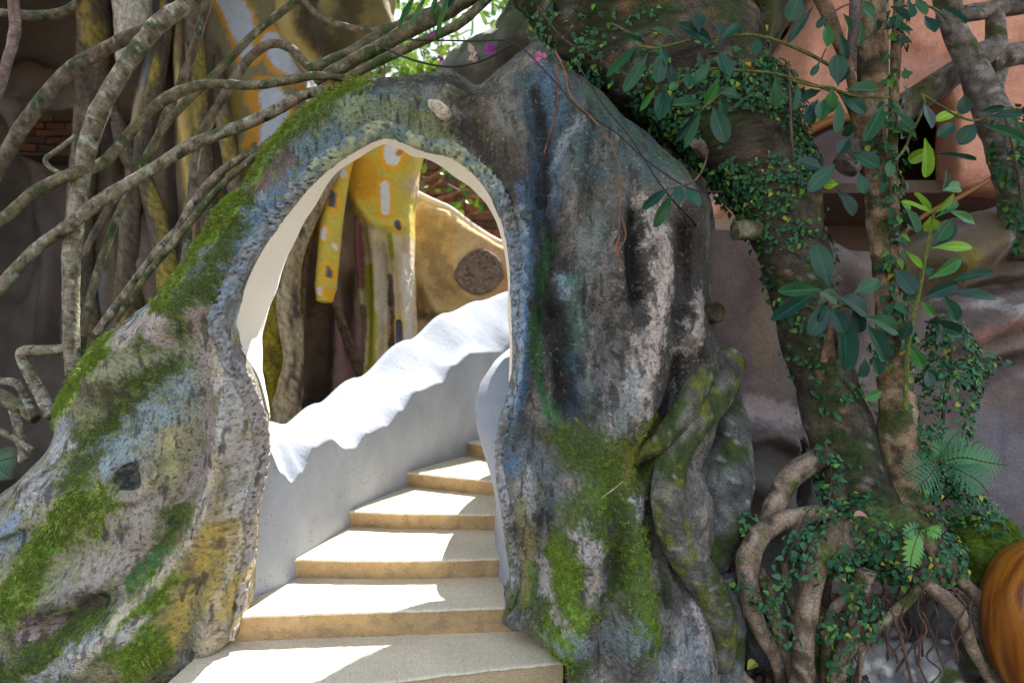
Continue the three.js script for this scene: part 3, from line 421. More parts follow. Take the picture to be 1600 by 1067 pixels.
{
  const zk = surf(206, 745);
  mesh('knot', mottle(knotGeo(206, 745, zk - .004, 27, .034, [0, 0], surfN(206, 745)), { a: [.09, .08, .07], b: [.26, .23, .19], f: 40, spots: [{ c: [.04, .06, .05], t: .08, f: 18 }] }, 2), M.bark, archway, 'round dark cut knot');
  { const n = surfN(206, 745), c = at(206, 745, zk - .002), q = new THREE.Quaternion().setFromUnitVectors(V3(0, 0, 1), n), ring = []; for (let i = 0; i <= 24; i++) { const a = i / 24 * 6.2832; ring.push(V3(Math.cos(a) * .094, Math.sin(a) * .088, .004 * noise(i * .9, 1, 1)).applyQuaternion(q).add(c)); }
    mesh('knot_ring', mottle(tube(ring, ring.map((_, i) => .014 + .004 * noise(i * .8, 3, 3)), { sides: 12, seg: 96, bump: .2, freq: 30 }), { a: [.22, .22, .13], b: [.40, .38, .24], f: 22, spots: [{ c: [.10, .14, .03], t: .12, f: 14 }] }, 5), M.bark, archway, 'pale swollen ring around the round knot'); }
  const zs = surf(822, 336);
  mesh('knot', mottle(knotGeo(822, 336, zs, 9, .015), { a: [.1, .17, .2], b: [.3, .36, .3], f: 30 }, 3), M.bark, archway, 'small ringed knot');
  const z3 = surf(1117, 490) + .03;
  mesh('knot', mottle(knotGeo(1119, 488, z3 - .04, 17, .03, [0, .5]), { a: [.07, .06, .03], b: [.22, .18, .08], f: 20 }, 5), M.bark, archway);
  const z2 = surf(682, 168);
  const g = limbGeo([[700, 182, z2 - .06, 8], [693, 176, z2 - .015, 11], [682, 166, z2 - .01, 11], [670, 160, z2 - .02, 7]], { sides: 14, seg: 30, bump: .2, freq: 30 });
  mesh('stub', mottle(g, { a: [.80, .72, .56], b: [.86, .80, .68], f: 12, spots: [{ c: [.6, .36, .14], t: .2, f: 30 }] }, 4), M.bark, archway, 'small hole above the opening with its sunlit inside modelled as a pale lump');  // stands for a small hole; its pale colour carries the sunlight inside
  // roots that wind up the trunk's right side
  const pal = { a: [.10, .10, .075], b: [.24, .235, .19], f: 9, spots: [{ c: C.mossd, t: -.02, f: 5, w: .15 }, { c: [.18, .20, .03], t: .08, f: 11 }, { c: [.36, .36, .33], t: .24, f: 30 }] };
  mesh('twisted_root', mottle(limbGeo([[1140, 560, .02, 26], [1122, 610, .14, 27], [1082, 660, .27, 28], [1052, 715, .33, 27], [1044, 775, .35, 26], [1056, 840, .35, 27], [1088, 890, .35, 28], [1116, 940, .33, 28], [1128, 985, .32, 24], [1125, 1040, .30, 20]], { sides: 26, seg: 120, bump: .05, freq: 7, knob: .05 }), pal, 3), M.bark, archway, 'mossy root curling down the trunk');
  mesh('root_bulge', mottle(limbGeo([[1138, 610, -.02, 18], [1144, 680, .06, 30], [1132, 750, .12, 46], [1124, 810, .14, 45], [1112, 870, .16, 30], [1108, 920, .18, 14]], { sides: 24, seg: 60, bump: .06 }), { a: [.08, .085, .08], b: [.2, .21, .2], f: 7, spots: [{ c: C.mossd, t: .05, f: 4, w: .15 }, { c: [.42, .43, .42], t: .2, f: 24 }] }, 8), M.bark, archway, 'grey swollen root bulge');
  mesh('buttress_root', mottle(limbGeo([[1100, 580, .18, 20], [1070, 640, .33, 20], [1030, 690, .36, 17], [995, 716, .30, 11], [965, 745, .22, 5]], { sides: 16, seg: 40 }), pal, 11), M.bark, archway);
  mesh('buttress_root', mottle(limbGeo([[1128, 900, .2, 24], [1140, 960, .22, 26], [1138, 1020, .24, 26], [1130, 1090, .26, 26]], { sides: 18, seg: 40 }), { a: [.14, .15, .15], b: [.28, .29, .29], f: 7, spots: [{ c: C.mossd, t: .1, f: 5 }] }, 12), M.bark, archway);
}
// moss blades where the moss lies
function tuftGeo(n, spread, len) {
  const P = [], I = [], r = mulberry(5);
  for (let i = 0; i < n; i++) { const a = r() * 6.283, q = Math.sqrt(r()) * spread, x = Math.cos(a) * q, z = Math.sin(a) * q, l = len * (.5 + r() * .8), b = r() * 6.283, w = len * .11, lx = (r() - .5) * len * .9, lz = (r() - .5) * len * .9, k = P.length / 3; P.push(x - Math.cos(b) * w, 0, z - Math.sin(b) * w, x + Math.cos(b) * w, 0, z + Math.sin(b) * w, x + lx, l, z + lz); I.push(k, k + 1, k + 2); }
  const g = new THREE.BufferGeometry(); g.setAttribute('position', new THREE.Float32BufferAttribute(P, 3)); g.setIndex(I); g.computeVertexNormals(); return g;
}
function scatterOn(geo, count, keep, seed) { // picks points on a mesh, area weighted; keep(x,y,z,n) gives chance
  const p = geo.attributes.position, ix = geo.index, n = ix.count / 3, cum = new Float32Array(n), r = mulberry(seed), a = V3(), b = V3(), c = V3(), out = []; let tot = 0;
  for (let i = 0; i < n; i++) { a.fromBufferAttribute(p, ix.getX(3 * i)); b.fromBufferAttribute(p, ix.getX(3 * i + 1)); c.fromBufferAttribute(p, ix.getX(3 * i + 2)); const nn = b.clone().sub(a).cross(c.clone().sub(a)), ar = nn.length() / 2; tot += ar * (ar > 0 ? keep((a.x + b.x + c.x) / 3, (a.y + b.y + c.y) / 3, (a.z + b.z + c.z) / 3, nn.normalize()) : 0); cum[i] = tot; }
  for (let q = 0; q < count; q++) { const v = r() * tot; let lo = 0, hi = n - 1; while (lo < hi) { const m = (lo + hi) >> 1; if (cum[m] < v) lo = m + 1; else hi = m; } a.fromBufferAttribute(p, ix.getX(3 * lo)); b.fromBufferAttribute(p, ix.getX(3 * lo + 1)); c.fromBufferAttribute(p, ix.getX(3 * lo + 2)); let u = r(), w = r(); if (u + w > 1) { u = 1 - u; w = 1 - w; } const nn = b.clone().sub(a).cross(c.clone().sub(a)).normalize(); out.push({ p: a.clone().addScaledVector(b.clone().sub(a), u).addScaledVector(c.clone().sub(a), w), n: nn, r: r() }); }
  return out;
}
function instTufts(pts, geo, mat, parent, name, cols, smin = .6, smax2 = 1.4, seed = 3) {
  const im = new THREE.InstancedMesh(geo, mat, pts.length), m = new THREE.Matrix4(), q = new THREE.Quaternion(), r = mulberry(seed), Y = V3(0, 1, 0), col = new THREE.Color();
  pts.forEach((s, i) => { q.setFromUnitVectors(Y, s.n); q.multiply(new THREE.Quaternion().setFromAxisAngle(Y, r() * 6.283)); const k = lerp(smin, smax2, r()); m.compose(s.p.clone().addScaledVector(s.n, -.002), q, V3(k, k, k)); im.setMatrixAt(i, m); const c = mix3(cols[0], cols[1], r()); im.setColorAt(i, col.setRGB(c[0], c[1], c[2])); });
  im.name = name; im.userData.kind = 'stuff'; parent.add(im); return im;
}
{
  const look = (x, y) => mossMask[clamp(Math.floor((y - AY0) / AH * 512), 0, 511) * 512 + clamp(Math.floor((x - AX0) / AW * 512), 0, 511)];
  const pts = scatterOn(archGeo, 15000, (x, y, z, n) => n.z < -.3 ? 0 : Math.pow(look(x, y), 2.5), 31);
  const long = scatterOn(archGeo, 3000, (x, y, z, n) => n.z < -.2 || x > .1 ? 0 : Math.pow(look(x, y), 9) * sstep(.0, .25, fbm(x * 6, y * 6, z * 6, 3) + .12), 33);
  for (const s of long) s.n = s.n.clone().add(V3(0, -.9, .1)).normalize();
  instTufts(long, tuftGeo(9, .018, .018), std({ color: 0xffffff, roughness: 1 }), archway, 'long_moss', [[.13, .15, .03], [.40, .50, .08]], .5, 1.4, 9);
  instTufts(pts, tuftGeo(12, .013, .012), std({ color: 0xffffff, roughness: 1 }), archway, 'moss', [[.08, .15, .012], [.32, .44, .05]]);
}
// ------------------------------------------------------------------ stairs and their walls
const stepY = [-.0, .176, .308, .419, .526, .636, .757];
const onLevel = (px, py, y) => { const d = (EYE - y) * FL / (py - 533.5); return V3((px - 800) / FL * d, y, CZ - d); };
const stepFront = [null, [[225, 1100], [500, 1076], [760, 1046], [880, 1034]], [[330, 964], [375, 962], [500, 957], [640, 953], [792, 948], [830, 947]], [[420, 873], [453, 873], [620, 875], [771, 872], [810, 871]], [[490, 796], [527, 797], [620, 801], [772, 803], [820, 803]], [[585, 733], [608, 735], [680, 742], [790, 753], [830, 757]], [[690, 684], [708, 686], [740, 692], [830, 709]]];
const stairTex = dataTex(512, 512, (i, j) => { const u = i / 512, v = j / 512, s = .5 + .35 * tile(u, v, 4, 1) + .2 * tile(u, v, 30, 2) + .3 * tile(u, v, 110, 6), f = tile(u, v, 120, 12) > .42 ? .8 : 1; return [(194 + 34 * s) * f, (182 + 34 * s) * f, (156 + 34 * s) * f]; }, true);
const riserTex = dataTex(512, 512, (i, j) => { const u = i / 512, v = j / 512, s = .5 + .5 * tile(u, v, 4, 1) + .25 * tile(u, v, 26, 2) + .3 * tile(u, v, 110, 6), f = tile(u, v, 120, 12) > .5 ? .86 : 1, st = .5 * sstep(0, .6, tile(u, v, 16, 22) + .6 * tile(u, v, 60, 4)); return [(160 + 30 * s) * f * (1 - .25 * st), (134 + 28 * s) * f * (1 - .22 * st), (94 + 24 * s) * f * (1 - .1 * st)]; }, true);
M.tread = std({ map: stairTex, bumpMap: rep(grainTex, 3), bumpScale: .003, roughness: .85 });
M.riser = std({ map: riserTex, bumpMap: rep(grainTex, 3), bumpScale: .005, roughness: .85 });
M.riser1 = std({ map: stairTex, color: lin(.86, .76, .60), bumpMap: rep(grainTex, 3), bumpScale: .005, roughness: .85 });
const stairs = thing('staircase', 'curving flight of cream concrete steps with ochre risers climbing through the arch', 'stairs');
function strip(rows, uvs) { // rows of equal length -> sheet
  const P = [], U = [], I = [], n = rows[0].length; rows.forEach((r, j) => r.forEach((v, i) => { P.push(v.x, v.y, v.z); U.push(...uvs(v, i, j)); }));
  for (let j = 0; j < rows.length - 1; j++) for (let i = 0; i < n - 1; i++) { const a = j * n + i, b = a + n; I.push(a, a + 1, b, a + 1, b + 1, b); }
  const g = new THREE.BufferGeometry(); g.setAttribute('position', new THREE.Float32BufferAttribute(P, 3)); g.setAttribute('uv', new THREE.Float32BufferAttribute(U, 2)); g.setIndex(I); g.computeVertexNormals(); return g;
}
for (let s = 1; s <= 6; s++) {
  const y = stepY[s], crv = new THREE.CatmullRomCurve3(stepFront[s].map(q => onLevel(q[0], q[1], y)), false, 'centripetal'), N = 60, front = crv.getSpacedPoints(N).map((v, i) => v.add(V3(0, .003 * noise(i * .35, s, 1), .012 * noise(i * .3, s, 7) + .006 * noise(i * 1.1, s, 2))));
  const yB = stepY[s - 1] - .03, back = front.map((v, i) => s < 6 ? V3(v.x + .05, y, v.z - 1.0) : V3(v.x + .5 + i * .01, y, v.z - 1.4));
  const lip = front.map(v => V3(v.x, y - .004, v.z + .005)), lip2 = front.map(v => V3(v.x, y - .012, v.z + .006));
  const tread = strip([back, front.map((v, i) => v.clone().lerp(back[i], .03)), front.map((v, i) => v.clone().lerp(back[i], .006)), lip, lip2, lip2.map((v, i) => V3(v.x, y - .03, v.z - .03)), back.map(v => V3(v.x, y - .03, v.z))], v => [v.x, v.z * .9 + v.y]);
  const st = mesh('step', tread, M.tread, stairs);
  const rows = []; for (let k = 0; k <= 4; k++) { const f = k / 4; rows.push(front.map((v, i) => V3(v.x, lerp(y - .011, yB, f), v.z + .003 - .034 * f + .004 * noise(i * .3, k, s)))); }
  rows.push(rows[4].map(v => V3(v.x, v.y, v.z - .05)), rows[4].map(v => V3(v.x, y - .02, v.z - .05)));
  mesh('riser', strip(rows, v => [v.x, v.y + v.z * .2]), s === 1 ? M.riser1 : M.riser, st, s === 1 ? 'pale concrete riser' : 'ochre painted riser');
  // end cheeks
  for (const e of [0, N]) { const f = front[e], b = back[e]; const g = strip([[f, b], [V3(f.x, yB, f.z - .03), V3(b.x, yB, b.z)]], v => [v.z, v.y]); mesh('step_end', g, M.tread, st); }
}
// plaster; blue-grey texture carries the sky-lit shade of the white walls
const shadePlasterTex = dataTex(512, 512, (i, j) => { const u = i / 512, v = j / 512, w = .06 * tile(u, v, 3, 5), st = tile(u, (v + w) % 1, 7, 31) * .6 + tile((u + .25 * v) % 1, (v * 1 + 1 + w) % 1, 20, 33) * .25, s = .5 + .5 * st + .35 * tile(u, v, 3, 51) + .12 * tile(u, v, 90, 35), k = tile(u, v, 110, 61) + .5 * tile(u, v, 16, 62) > .72 ? .72 : 1; return [(134 + 26 * s) * k, (141 + 26 * s) * k, (154 + 25 * s) * k]; }, true);
M.plaster = std({ map: shadePlasterTex, bumpMap: rep(grainTex, 1), bumpScale: .003, roughness: .85 });
const look1 = (l, x) => { if (x <= l[0][0]) return l[0][1]; for (let i = 1; i < l.length; i++) if (x <= l[i][0]) { const t = (x - l[i - 1][0]) / (l[i][0] - l[i - 1][0]); return lerp(l[i - 1][1], l[i][1], t * t * (3 - 2 * t)); } return l[l.length - 1][1]; };
{ // wall on the outer side of the stairs; its crest rolls outwards, its face leans in a little
  const crest = [[300, 655], [413, 656], [450, 663], [500, 630], [560, 590], [640, 531], [700, 489], [750, 470], [800, 455], [900, 430]], edge = [[300, 690], [405, 702], [425, 738], [440, 752], [455, 736], [475, 697], [500, 685], [525, 700], [540, 699], [560, 676], [590, 665], [615, 641], [640, 611], [680, 598], [700, 571], [730, 552], [775, 550], [800, 528], [900, 500]];
  const base = new THREE.CatmullRomCurve3([V3(-1.36, 0, -.08), V3(-1.325, 0, -.14), V3(-1.215, 0, -.4), V3(-1.09, 0, -.96), V3(-.879, 0, -1.585), V3(-.486, 0, -2.34), V3(0, 0, -2.95), V3(.6, 0, -3.4)], false, 'centripetal');
  const N = 260, rows = [], K = 22;
  for (let i = 0; i <= N; i++) {
    const t = i / N, c = base.getPoint(t), T = base.getTangent(t), O = V3(T.z, 0, -T.x).normalize(); if (O.x > 0) O.negate(); // outwards, away from the steps
    const d = CZ - c.z, px = 800 + c.x * FL / d, yE = EYE - (look1(edge, px) - 533.5) / FL * d;
    const c2 = c.clone().addScaledVector(O, .36), d2 = CZ - c2.z, px2 = 800 + c2.x * FL / d2, yC = Math.max(yE + .08, EYE - (look1(crest, px2) - 533.5) / FL * d2);
    const yS = [-105, -70, -35, 0, 35, 70, 105].reduce((a, k) => a + EYE - (look1(edge, px + k) - 533.5) / FL * d, 0) / 7;
    const r = []; const add = (o, y) => r.push(c.clone().addScaledVector(O, o + .008 * noise(c.x * 4 + c.z * 4, y * 4, 2)).setY(y));
    for (let k = 0; k <= 8; k++) { const f = k / 8; add(.0 - .055 * f * f - .02 * Math.sin(f * 3.14), lerp(-.05, yE - .03, f)); }
    add(-.066, yE - .012); add(-.06, yE + .006); add(-.045, yE + .024);
    for (let k = 1; k <= 5; k++) { const f = k / 5; add(lerp(-.045, .30, f), lerp(lerp(yE, yS, sstep(0, .28, f)) + .024, yC - .04, f) + .02 * Math.sin(f * 3.14)); }
    add(.335, yC - .018); add(.36, yC - .004); add(.39, yC); add(.42, yC - .012); add(.44, yC - .05); add(.45, -.05);
    rows.push(r);
  }
  const g = strip(rows, (v) => [v.x * .6 - v.z * .6, v.y * .6]);
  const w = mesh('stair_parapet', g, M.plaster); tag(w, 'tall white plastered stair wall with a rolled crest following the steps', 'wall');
}
{ // low wall on the inner side, swelling at the top
  const base = new THREE.CatmullRomCurve3([V3(.02, 0, -.1), V3(-.035, 0, -.22), V3(-.085, 0, -.5), V3(-.11, 0, -.96), V3(-.07, 0, -1.5), V3(.1, 0, -2.1), V3(.5, 0, -2.5)], false, 'centripetal'), N = 90, rows = [];
  for (let i = 0; i <= N; i++) {
    const t = i / N, c = base.getPoint(t), sw = sstep(.25, .45, t), r = [], top = lerp(.7, 1.52, sstep(.15, .5, t)) + .2 * sstep(.5, 1, t);
    const prof = [[0, -.05], [.0, .25], [.015, .5], [.0, .62], [-.06 * sw, .72], [-.105 * sw, .77], [-.115 * sw, .82], [-.08 * sw, .89], [-.02 * sw, .95], [.06, .99], [.12, 1], [.2, .99], [.26, .93], [.27, .5], [.27, -.05]];
    for (const [o, f] of prof) r.push(V3(c.x + o + .006 * noise(c.z * 4, f * 6, 5), f < 0 ? -.05 : top * f, c.z));
    rows.push(r);
  }
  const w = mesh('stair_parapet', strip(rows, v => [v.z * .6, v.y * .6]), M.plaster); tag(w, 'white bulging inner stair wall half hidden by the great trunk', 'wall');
}
// ------------------------------------------------------------------ what shows through the arch
const OR = [.9, .48, .03], WH = [.8, .8, .78], GR = [.10, .11, .13], OL = [.70, .54, .08];
const ringSpot = (x, y, w, h2 = 0, inner = WH, iw = .55) => [{ c: OR, p: h2 ? [[x, y - h2], [x + 1, y + h2]] : [[x, y], [x + 1, y]], w, s: .12, n: .12, f: 5 }, { c: inner, p: h2 ? [[x, y - h2 * .9], [x + 1, y + h2 * .9]] : [[x, y], [x + 1, y + 1]], w: w * iw, s: .15, n: .2, f: 5 }];
const spotPaint = [
  ...ringSpot(568, 280, 24, 14, [.80, .42, .03], .9), ...ringSpot(601, 310, 14, 22), ...ringSpot(612, 240, 27, 5), { c: [.7, .25, .02], p: [[622, 240], [626, 236]], w: 5, s: .3, n: .1 }, ...ringSpot(530, 255, 12, 6), ...ringSpot(622, 352, 8, 4, GR), ...ringSpot(545, 238, 6, 4, OR),
  ...ringSpot(623, 518, 10, 14, [.10, .11, .16], .7),
];
{
  const Z = -3.4;
  const rel = new Relief({
    res: .011, back: Z - .45, k: .2, rough: .01, roughF: 4, zMax: Z + .3,
    controls: [[560, 280, Z + .1], [600, 300, Z + .12], [570, 450, Z], [620, 450, Z], [590, 600, Z]],
    outline: smoothClosed([[520, 150], [520, 220], [528, 270], [545, 320], [548, 400], [556, 480], [560, 560], [556, 720], [600, 760], [650, 720], [644, 560], [641, 420], [637, 330], [645, 260], [655, 150]], 4),
    strokes: [{ p: [[560, 340], [570, 420], [572, 560]], w: 14, h: -.12 }, { p: [[585, 360], [590, 450], [586, 600]], w: 14, h: .1 }, { p: [[604, 380], [610, 470], [612, 600]], w: 8, h: -.09 }, { p: [[610, 350], [628, 430], [632, 560]], w: 12, h: .08 }, { p: [[545, 300], [590, 350], [636, 350]], w: 14, h: .08 }, { p: [[622, 500], [622, 530]], w: 10, h: -.06 }],
  });
  const g = rel.build();
  paintRelief(g, rel, [[.54, .42, .22], [.70, .56, .34]], [
    { c: OL, p: [[540, 180], [600, 260], [640, 180], [570, 300], [620, 330]], w: 44, s: .3, n: .1 }, { c: [.30, .13, .12], p: [[552, 340], [560, 440]], w: 14, s: .6, n: .4 },
    { c: [.36, .33, .02], p: [[574, 420], [580, 500], [580, 620]], w: 12, s: .4, n: .3 }, { c: [.36, .34, .03], p: [[611, 370], [612, 400]], w: 6, s: .4, n: .3 }, { c: [.62, .54, .42], p: [[596, 400], [600, 500]], w: 9, s: .6, n: .5 }, { c: [.14, .09, .07], p: [[608, 430], [612, 520], [608, 600]], w: 6, s: .5, n: .6 }, { c: [.66, .58, .46], p: [[634, 400], [638, 560]], w: 7, s: .5, n: .5 }, { c: [.20, .14, .10], p: [[562, 480], [560, 600]], w: 8, s: .6, n: .5 },
    ...spotPaint,
  ], 6);
  const col = thing('spotted_column', 'ochre column painted with orange and white spots and a dangling trunk behind the stairs', 'column');
  mesh('column', g, M.paintedRelief, col);
  const trunk = limbGeo([[538, 220, Z + .22, 20], [525, 285, Z + .34, 19], [518, 340, Z + .4, 18], [513, 400, Z + .42, 17], [509, 445, Z + .43, 17], [507, 470, Z + .43, 13]], { sides: 20, seg: 90, bump: .02 });
  const tr = { xy: (px, py) => { const v = at(px, py, Z + .5); return [v.x, v.y]; }, zPx: () => Z + .5 };
  paintRelief(trunk, tr, [[.68, .52, .07], [.74, .56, .08]], [...ringSpot(517, 310, 14, 10, GR, .4), ...ringSpot(505, 365, 10, 6), ...ringSpot(522, 385, 5, 3), ...ringSpot(513, 425, 12, 6, GR, .38), ...ringSpot(498, 455, 8, 4), ...ringSpot(515, 462, 8, 3, OR), ...ringSpot(529, 262, 10, 6)], 6);
  mesh('hanging_trunk', trunk, M.paintedRelief, col, 'dangling spotted trunk');
  const arm = limbGeo([[488, 330, Z + .1, 8], [496, 350, Z + .2, 9], [500, 375, Z + .25, 7]], { sides: 12 });
  paintRelief(arm, tr, [[.6, .3, .03], [.7, .36, .03]], [], 6); mesh('arm', arm, M.paintedRelief, col);
}
{ // olive hollow root left of it
  const t = thing('olive_root_pillar', 'olive and tan root pillar beside the cream passage lining', 'pillar');
  mesh('trunk', mottle(limbGeo([[520, 230, -3.0, 22], [470, 330, -3.0, 26], [436, 420, -3, 30], [424, 520, -3, 30], [420, 620, -3, 26], [415, 740, -3, 28]], { sides: 18, seg: 70, flute: .05 }), { a: [.40, .31, .02], b: [.52, .41, .03], f: 4, sy: .3, spots: [{ c: [.14, .10, .02], t: .16, f: 8, sy: .25 }] }, 4), M.bark, t);
  mesh('root', mottle(limbGeo([[530, 250, -2.9, 10], [490, 320, -2.85, 14], [458, 400, -2.8, 15], [450, 470, -2.8, 17], [458, 560, -2.8, 15], [448, 640, -2.8, 22], [446, 730, -2.8, 24]], { sides: 16, seg: 80, flute: .12, fluteN: 4, bump: .1 }), { a: [.52, .39, .20], b: [.64, .51, .31], f: 5, sy: .3, spots: [{ c: [.16, .11, .07], t: .12, f: 10, sy: .2 }] }, 9), M.bark, t);
  mesh('root', mottle(limbGeo([[500, 300, -3.1, 8], [480, 360, -3.1, 10], [470, 460, -3.1, 7], [466, 600, -3.1, 6], [464, 720, -3.1, 6]], { sides: 12, seg: 60 }), { a: [.34, .24, .12], b: [.46, .34, .2], f: 5, sy: .3 }, 13), M.bark, t);
}
{ // recess behind; unseen roof and side slab added to darken it
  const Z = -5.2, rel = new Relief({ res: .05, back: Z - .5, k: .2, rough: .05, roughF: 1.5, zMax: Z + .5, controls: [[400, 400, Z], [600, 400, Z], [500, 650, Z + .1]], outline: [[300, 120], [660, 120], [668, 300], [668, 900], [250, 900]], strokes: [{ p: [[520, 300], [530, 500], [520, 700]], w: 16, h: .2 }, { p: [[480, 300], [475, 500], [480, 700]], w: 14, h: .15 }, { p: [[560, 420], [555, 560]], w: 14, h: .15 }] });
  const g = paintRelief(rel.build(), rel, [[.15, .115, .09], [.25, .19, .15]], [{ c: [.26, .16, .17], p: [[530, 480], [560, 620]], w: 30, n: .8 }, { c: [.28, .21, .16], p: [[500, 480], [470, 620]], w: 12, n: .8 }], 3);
  const rw = thing('root_hollow', 'brown hollow behind the spotted column under an added roof', 'hollow');
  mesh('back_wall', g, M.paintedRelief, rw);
  const c0 = at(330, 200, Z), c1 = at(668, 200, Z), mat = std({ color: lin(.2, .155, .12), bumpMap: rep(grainTex, 2), bumpScale: .02 });
  const slab = (n, x0, x1, y0, y1, z0, z1) => { const b = new THREE.BoxGeometry(x1 - x0, y1 - y0, z1 - z0, 6, 3, 6), p = b.attributes.position; b.translate((x0 + x1) / 2, (y0 + y1) / 2, (z0 + z1) / 2); mesh(n, b, mat, rw); };
  slab('roof', c0.x - .3, c1.x - .1, 3.78, 3.98, Z - .2, -3.72); slab('side_wall', c0.x - .5, c0.x - .3, -.1, 3.98, Z - .2, -3.3);
  tag(mesh('leaning_root', mottle(limbGeo([[512, 440, -4.2, 5], [528, 490, -4.1, 7], [548, 545, -4, 8], [570, 600, -4, 9], [590, 660, -4, 9]], { sides: 12 }), { a: [.30, .2, .13], b: [.44, .32, .22], f: 6 }, 3), M.bark), 'pale brown root leaning across the dark recess', 'root');
}
{ // tan wall with a big knot, pale coping on top
  const Z = -4.1, top = [[625, 288], [640, 297], [665, 311], [700, 327], [722, 343], [745, 360], [775, 378], [800, 388], [860, 420]];
  const t = thing('tan_wall', 'tan painted wall with a large round knot and pale coping beyond the stairs', 'wall');
  const rel = new Relief({ res: .02, back: Z - .3, k: .12, rough: .012, roughF: 3, zMax: Z + .4, controls: [[650, 400, Z], [720, 400, Z + .08], [800, 420, Z], [700, 500, Z - .05], [650, 330, Z]], outline: [...top, [880, 640], [600, 640], [612, 450]], strokes: [{ p: [[660, 440], [680, 480], [700, 520]], w: 16, h: .1 }, { p: [[650, 460], [660, 500]], w: 10, h: -.1 }, { p: [[690, 350], [700, 420], [720, 460]], w: 16, h: -.05 }, { p: [[748, 385], [785, 420], [760, 465], [715, 450], [712, 410], [748, 385]], w: 14, h: .06 }] });
  mesh('wall', paintRelief(rel.build(), rel, [[.64, .45, .19], [.76, .57, .27]], [{ c: [.28, .18, .08], p: [[660, 330], [680, 400], [690, 450]], w: 26, n: .8, a: .6, s: .8 }, { c: [.58, .34, .16], p: [[760, 380], [795, 440], [750, 480]], w: 30, n: .5, a: .8, s: .8 }, { c: [.36, .25, .10], p: [[680, 370], [700, 360]], w: 16, n: .8, a: .7 }, { c: [.16, .10, .06], p: [[645, 490], [690, 500]], w: 18, n: .6, a: .7 }], 3), M.paintedRelief, t);
  mesh('coping', tube(top.map(q => at(q[0], q[1], Z - .12)), top.map(() => .045), { sides: 12, seg: 60, bump: .05 }), std({ color: lin(.78, .70, .56) }), t, 'pale rounded coping');
  const kg = knotGeo(748, 424, Z + .1, 36, .06);
  mesh('knot', mottle(kg, { a: [.36, .25, .19], b: [.50, .37, .28], f: 12, spots: [{ c: [.20, .14, .11], t: .14, f: 22 }] }, 7), M.bark, t, 'round brown knot with cracked grain');
}
{ // brick wall behind, each brick its own
  const Z = -5.3, t = thing('brick_wall', 'weathered brick wall behind the tan wall and the leafy shrub', 'wall'), r = mulberry(11);
  const mats = [[.30, .13, .06], [.36, .16, .07], [.20, .10, .06], [.14, .09, .06], [.26, .15, .09]].map(c => std({ color: lin(...c), bumpMap: rep(grainTex, 4), bumpScale: .01, roughness: .95 }));
  const a = at(625, 215, Z), b = at(830, 430, Z), bw = .235, bh = .105; let row = 0;
  const geo = [0, 1, 2].map(k => { const g = new THREE.BoxGeometry(bw - .012, bh - .012, .11, 3, 2, 1), p = g.attributes.position; for (let i = 0; i < p.count; i++) { const x = p.getX(i), y = p.getY(i), z = p.getZ(i); p.setXYZ(i, x + .006 * noise(x * 30 + k * 9, y * 30, z * 30), y + .006 * noise(x * 30, y * 30 + k * 9, z * 30), z + .008 * noise(x * 30, y * 30, z * 30 + k * 9)); } g.computeVertexNormals(); g.userData.local = true; return g; });
  for (let y = b.y; y < a.y; y += bh, row++) for (let x = a.x + (row % 2) * bw / 2; x < b.x; x += bw) { const m = mesh('brick', geo[Math.floor(r() * 3)], mats[Math.floor(r() * 5)], t); m.position.set(x, y, Z + (r() - .5) * .02); m.rotation.z = (r() - .5) * .02; }
  const mg = new THREE.BoxGeometry(b.x - a.x + .3, a.y - b.y + .2, .1); mg.translate((a.x + b.x) / 2, (a.y + b.y) / 2, Z - .03);
  mesh('mortar', mg, std({ color: lin(.16, .12, .09), roughness: 1 }), t);
}
